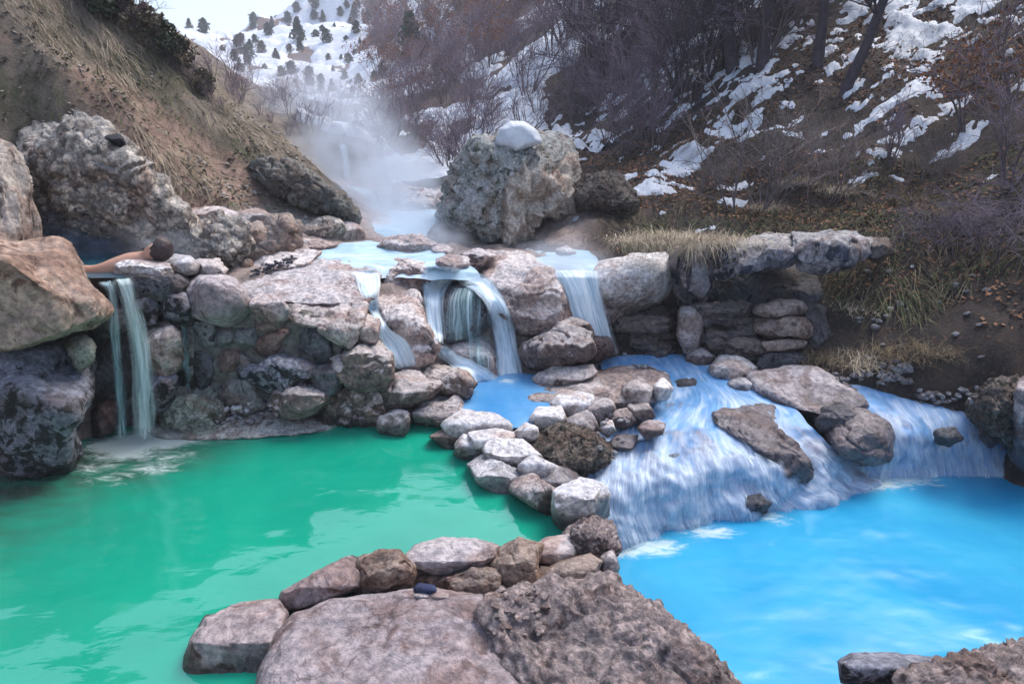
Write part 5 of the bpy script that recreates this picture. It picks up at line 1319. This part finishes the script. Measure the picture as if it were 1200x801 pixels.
def hill_grass(n, region, keepf, Lr, mat, seed, spread=.35, lift=.25, bend=.35, w=.0035, name='hill_grass'):
    x = nrg.uniform(region[0], region[1], n); y = nrg.uniform(region[2], region[3], n)
    k = keepf(x, y); x, y = x[k], y[k]
    z = height(x, y); g, s = slope_dir(x, y)
    dz = -np.minimum(s, 1.6)
    D = np.stack([g[:, 0], g[:, 1], dz], -1); D /= np.linalg.norm(D, axis=1, keepdims=True)
    D = D + nrg.normal(0, spread, D.shape) + np.array([0, 0, lift]); D /= np.linalg.norm(D, axis=1, keepdims=True)
    P = np.stack([x, y, z - .01], -1)
    L = nrg.uniform(*Lr, len(x)) * (.6 + .8 * np.clip(fbm(P * 1.3, 2, 5) + .5, 0, 1))
    blades(name, P, L, np.full(len(x), w) * nrg.uniform(.6, 1.5, len(x)), D, np.full(len(x), bend), mat, seed)
def on_left(thr, s):
    return lambda x, y: (left_w(x, y) > .6) & (RB(x, y) > 1.35) & (fbm(np.stack([x * .8, y * .8, 0 * x], -1), 3, s) > thr) & (x / np.maximum(y, 1) > -1.0)
hill_grass(90000, (-9, -1.2, 5.3, 10), on_left(-.05, 3), (.08, .30), M['straw'], 1, w=.0022, spread=.5)
hill_grass(14000, (-9, -1.2, 5.3, 10), on_left(.12, 8), (.06, .16), M['greengrass'], 2, lift=.7, w=.005)
right_ok = lambda thr, s: (lambda x, y: (RB(x, y) > .55) & (x > .9) & (fbm(np.stack([x * .9, y * .9, 0 * x], -1), 3, s) > thr) & ~((x < 3.2) & (y < 7.0)))
M['straw_dim'] = plain('brown_winter_grass', (.19, .145, .09), sc=2.5, var=.45)
hill_grass(30000, (.9, 8, 4.6, 12), right_ok(.02, 13), (.12, .34), M['straw_dim'], 3, lift=.5, name='bank_grass')
hill_grass(12000, (1.2, 7, 4.6, 9.0), right_ok(.10, 17), (.15, .4), M['greengrass'], 4, lift=.5, name='bank_grass')

# straw and reed tufts that can be pointed at
def tuft(px, py, n, L, label, mat, seed, name='grass_tuft', spread=.12, out=.7, bend=.55, z=None, d=None, long_=0, hang=0.):
    h = at(px, py, d) if d else np.array(cast(px, py)[:])
    r_ = np.random.RandomState(seed)
    P = h + r_.normal(0, 1, (n, 3)) * np.array([spread + long_, spread, .012])
    D = r_.normal(0, out, (n, 3)); D[:, 2] = np.abs(D[:, 2]) * .5 + .55 - hang; D[:, 1] -= .25
    D /= np.linalg.norm(D, axis=1, keepdims=True)
    o = blades(name, P, r_.uniform(.5, 1.1, n) * L, r_.uniform(.0015, .0035, n), D, r_.uniform(.6, 1.4, n) * bend, mat, seed, kind='thing')
    tag(o, label, 'grass')
tuft(790, 281, 1500, .33, 'large straw coloured tuft hanging over the rusty ledge block and smooth white boulder', M['straw'], 1, d=6.22, long_=.13, bend=.8, hang=.25)
tuft(845, 283, 500, .26, 'smaller straw tuft lying over the short ledge block', M['straw'], 2, d=6.25, long_=.12, bend=.7, hang=.2)
for i, (px, py, n, L, lb, m_) in enumerate(((970,420,350,.32,'reedy grass tuft at the dark end of the layered bank',M['straw_dim']),(1012,425,380,.30,'pale drooping grass tuft on the bank above the cobbles',M['straw']),
     (900,245,500,.30,'tan grass tuft at the foot of the fanned bare shrub',M['straw']),(985,225,520,.32,'tan grass tuft above the end of the ledge',M['straw']),(1060,235,500,.32,'brown grass tuft in the middle of the bank',M['straw_dim']),
     (1005,362,180,.2,'small upright grass tuft on the dark slope',M['straw']),(935,215,420,.3,'grass tuft below the snow patches',M['straw']),(1130,255,420,.3,'dim grass tuft left of the arching tangle',M['straw_dim']),
     (1090,410,350,.3,'dark overhanging grass tuft above the right hand cobbles',M['straw_dim']),(1050,415,300,.3,'drooping dark grass tuft above the cobble pile',M['straw_dim']))):
    tuft(px, py, n, L, lb, m_, 20 + i)

# fallen leaves on the bank
def litter(n, region, keepf, sz, mat, seed, name='fallen_leaves', kind='stuff'):
    r_ = np.random.RandomState(seed)
    x = r_.uniform(region[0], region[1], n); y = r_.uniform(region[2], region[3], n); k = keepf(x, y); x, y = x[k], y[k]
    P = np.stack([x, y, height(x, y) + .012], -1); m = len(x)
    a = r_.normal(size=(m, 3)) * np.array([1, 1, .45]); a /= np.linalg.norm(a, axis=1, keepdims=True)
    b = np.cross(a, r_.normal(size=(m, 3)) * .3 + np.array([0, 0, 1])); b /= np.linalg.norm(b, axis=1, keepdims=True)
    s = sz * r_.uniform(.6, 1.4, (m, 1))
    V = np.stack([P - a * s, P + b * s * .55, P + a * s, P - b * s * .55], 1).reshape(-1, 3)
    link(name, make_mesh(name, V, np.arange(4 * m).reshape(-1, 4), False), mat, kind=kind)
litter(26000, (1, 8.5, 4.7, 13), right_ok(-.3, 23), .026, M['litter'], 1)
litter(5000, (1, 8.5, 4.7, 13), right_ok(-.3, 29), .02, M['rustleaf'], 2)
litter(16000, (-9, -1, 5.3, 10), on_left(-.2, 33), .026, M['cong'], 3, name='hill_stones')

# ------------------------------------------------------------------ pebbles and cobbles
def pebble_mesh(seed, lv=2):
    V, F = ico(lv); r_ = np.random.RandomState(seed)
    V = V * np.array([1, r_.uniform(.65, .95), r_.uniform(.5, .8)])
    for k in range(9):
        n_ = r_.normal(size=3); n_ /= np.linalg.norm(n_); pr = V @ n_; V = V - np.maximum(0, pr - pr.max() * r_.uniform(.62, .92))[:, None] * n_
    V = V * (1 + .16 * fbm(V * 1.2 + seed * 3, 3, seed))[:, None]
    return make_mesh('cobble', V, F)
PEB = [pebble_mesh(i, 3) for i in range(6)]
PEB2 = [pebble_mesh(i + 40, 3) for i in range(4)]
for p_ in PEB2: p_.materials.append(M['pinkcong'])
for p_ in PEB: p_.materials.append(M['pebble'])
def cobbles(pts, label, group, name='cobble', szr=(4, 7), mat=None):
    for px, py in pts:
        h = cast(px, py, ALL)
        if h is None: continue
        s = rg.uniform(*szr) / FPX * h.y
        o = link(name, rg.choice(PEB2 if mat else PEB), None, label=label, cat='stone', group=group)
        o.location = h + Vector((0, 0, s * .35)); o.scale = (s * rg.uniform(.8, 1.3), s, s * rg.uniform(.6, 1)); o.rotation_euler = (rg.uniform(-.3, .3), rg.uniform(-.3, .3), rg.uniform(0, 6.28))
cob = [(rg.uniform(1030, 1070), rg.uniform(428, 452)) for _ in range(34)] + [(rg.uniform(975, 1035), 440 + rg.uniform(-4, 7)) for _ in range(16)]
cobbles(cob, 'pale rounded cobble of the heap between the slab and the grassy bank', 'pale cobbles heaped at the stream edge', szr=(3.5, 7))
cobbles([(rg.uniform(1075, 1145), 458 + (px_ := rg.uniform(0, 1)) * 12 + rg.uniform(-5, 5)) for _ in range(32)], 'pale cobble of the scattered strip by the mossy mound', 'pale cobbles scattered by the mossy mound', szr=(3.5, 7))
cobbles([(rg.uniform(1000, 1170), rg.uniform(310, 425)) for _ in range(26)], 'light flat stone lying on the dark bank slope', 'light stones on the dark bank slope', szr=(3, 6.5))
cobbles([(rg.uniform(700, 735), rg.uniform(490, 545)) for _ in range(22)] + [(rg.uniform(690, 760), rg.uniform(415, 432)) for _ in range(8)], 'small pale stone at the stream edge of the dam', 'small pale stones along the stream side of the dam', szr=(2.5, 6))
cobbles([(rg.uniform(575, 640), rg.uniform(690, 745)) for _ in range(36)], 'small stone in the gap between lilac slab and conglomerate', 'small stones in the gap beside the lilac slab', szr=(3, 8), mat=1)
PEB2s = list(PEB2); PEB2[:] = [pebble_mesh(i + 80, 3) for i in range(4)]
for p_ in PEB2: p_.materials.append(M['cream'])
cobbles([(rg.uniform(254, 325), rg.uniform(474, 498)) for _ in range(46)], 'white pebble on the crust at the foot of the stone wall', 'white pebbles on the crust at the foot of the stone wall', szr=(3, 6), mat=1)
PEB2[:] = PEB2s


PEB2[:] = [pebble_mesh(i + 60, 3) for i in range(4)]
for p_ in PEB2: p_.materials.append(M['darkpebble'])
cobbles([(296 + 48 * k_ + rg.uniform(-6, 6), 321 - 17 * k_ + rg.uniform(-4, 4)) for k_ in [rg.random() for _ in range(60)]], 'small dark stone of the gravel strip behind the broad flat slab', 'dark gravel stones in the strip behind the broad flat slab', szr=(1.6, 3.4), mat=1)
# ------------------------------------------------------------------ steam and air
def steam_mat(name, dens, col, seed, sc):
    m = bpy.data.materials.new(name); m.use_nodes = True
    nt = m.node_tree; nt.nodes.remove(nt.nodes['Principled BSDF'])
    out = nt.nodes['Material Output']; pv = nt.nodes.new('ShaderNodeVolumePrincipled')
    tc = nt.nodes.new('ShaderNodeTexCoord'); nz = nt.nodes.new('ShaderNodeTexNoise'); nz.noise_dimensions = '4D'
    nz.inputs['W'].default_value = seed; nz.inputs['Scale'].default_value = sc; nz.inputs['Detail'].default_value = 3; nz.inputs['Distortion'].default_value = .8
    nt.links.new(tc.outputs['Object'], nz.inputs['Vector'])
    ln = nt.nodes.new('ShaderNodeVectorMath'); ln.operation = 'LENGTH'; nt.links.new(tc.outputs['Object'], ln.inputs[0])
    fo = nt.nodes.new('ShaderNodeMapRange'); fo.interpolation_type = 'SMOOTHSTEP'
    nt.links.new(ln.outputs['Value'], fo.inputs[0]); fo.inputs[1].default_value = .15; fo.inputs[2].default_value = .97; fo.inputs[3].default_value = 1; fo.inputs[4].default_value = 0
    rp = nt.nodes.new('ShaderNodeMapRange'); nt.links.new(nz.outputs['Fac'], rp.inputs[0]); rp.inputs[1].default_value = .36; rp.inputs[2].default_value = .68
    a = nt.nodes.new('ShaderNodeMath'); a.operation = 'MULTIPLY'; nt.links.new(fo.outputs[0], a.inputs[0]); nt.links.new(rp.outputs[0], a.inputs[1])
    b = nt.nodes.new('ShaderNodeMath'); b.operation = 'MULTIPLY'; nt.links.new(a.outputs[0], b.inputs[0]); b.inputs[1].default_value = dens
    nt.links.new(b.outputs[0], pv.inputs['Density'])
    pv.inputs['Color'].default_value = (*col, 1); pv.inputs['Anisotropy'].default_value = .1
    nt.links.new(pv.outputs[0], out.inputs['Volume'])
    return m
def steam(px, py, d, size, dens, col, seed, sc=2.2):
    c = at(px, py, d)
    V, F = ico(3)
    o = link('steam', make_mesh('steam', V, F), steam_mat('steam_%d' % seed, dens, col, seed, sc), kind='stuff')
    o.location = Vector(c); o.scale = size
    return o
BLU = (.80, .88, 1.0)
steam(455, 225, 9.6, (1.0, 1.7, .9), 3.2, BLU, 1)
steam(470, 268, 7.6, (.8, .7, .45), 4, BLU, 2)
steam(100, 280, 5.75, (.6, .3, .36), 5, (.62, .74, 1.0), 3)
steam(660, 320, 6.3, (.65, .5, .42), 3.5, BLU, 4)
steam(415, 185, 10.8, (1.3, 1.5, 1.1), 2.2, BLU, 7)
steam(385, 140, 16, (2.2, 2.5, 1.7), .7, BLU, 8)
steam(190, 285, 5.35, (.5, .22, .26), 1.6, BLU, 11)
steam(300, 275, 6.2, (.7, .5, .35), 1.0, BLU, 12)
steam(500, 285, 6.7, (.6, .5, .3), 2.5, BLU, 9)
steam(340, 130, 22, (4.5, 5, 2.4), .20, (.85, .89, 1.0), 5)
# the air of the whole valley
bm = bmesh.new(); bmesh.ops.create_cube(bm, size=1)
me = bpy.data.meshes.new('haze'); bm.to_mesh(me); bm.free()
hz = bpy.data.materials.new('valley_air'); hz.use_nodes = True
hz.node_tree.nodes.remove(hz.node_tree.nodes['Principled BSDF'])
pv = hz.node_tree.nodes.new('ShaderNodeVolumePrincipled')
pv.inputs['Density'].default_value = .002; pv.inputs['Color'].default_value = (.88, .91, 1, 1)
hz.node_tree.links.new(pv.outputs[0], hz.node_tree.nodes['Material Output'].inputs['Volume'])
zmax = float(TV[:, 2].max()) + 8; zmin = float(TV[:, 2].min()) - 1
hb = link('haze', me, hz, kind='stuff')
x0, x1 = float(TV[:, 0].min()) - 2, float(TV[:, 0].max()) + 2; y0, y1 = float(TV[:, 1].min()) - 2, float(TV[:, 1].max()) + 2
hb.location = ((x0 + x1) / 2, (y0 + y1) / 2, (zmax + zmin) / 2); hb.scale = (x1 - x0, y1 - y0, zmax - zmin)
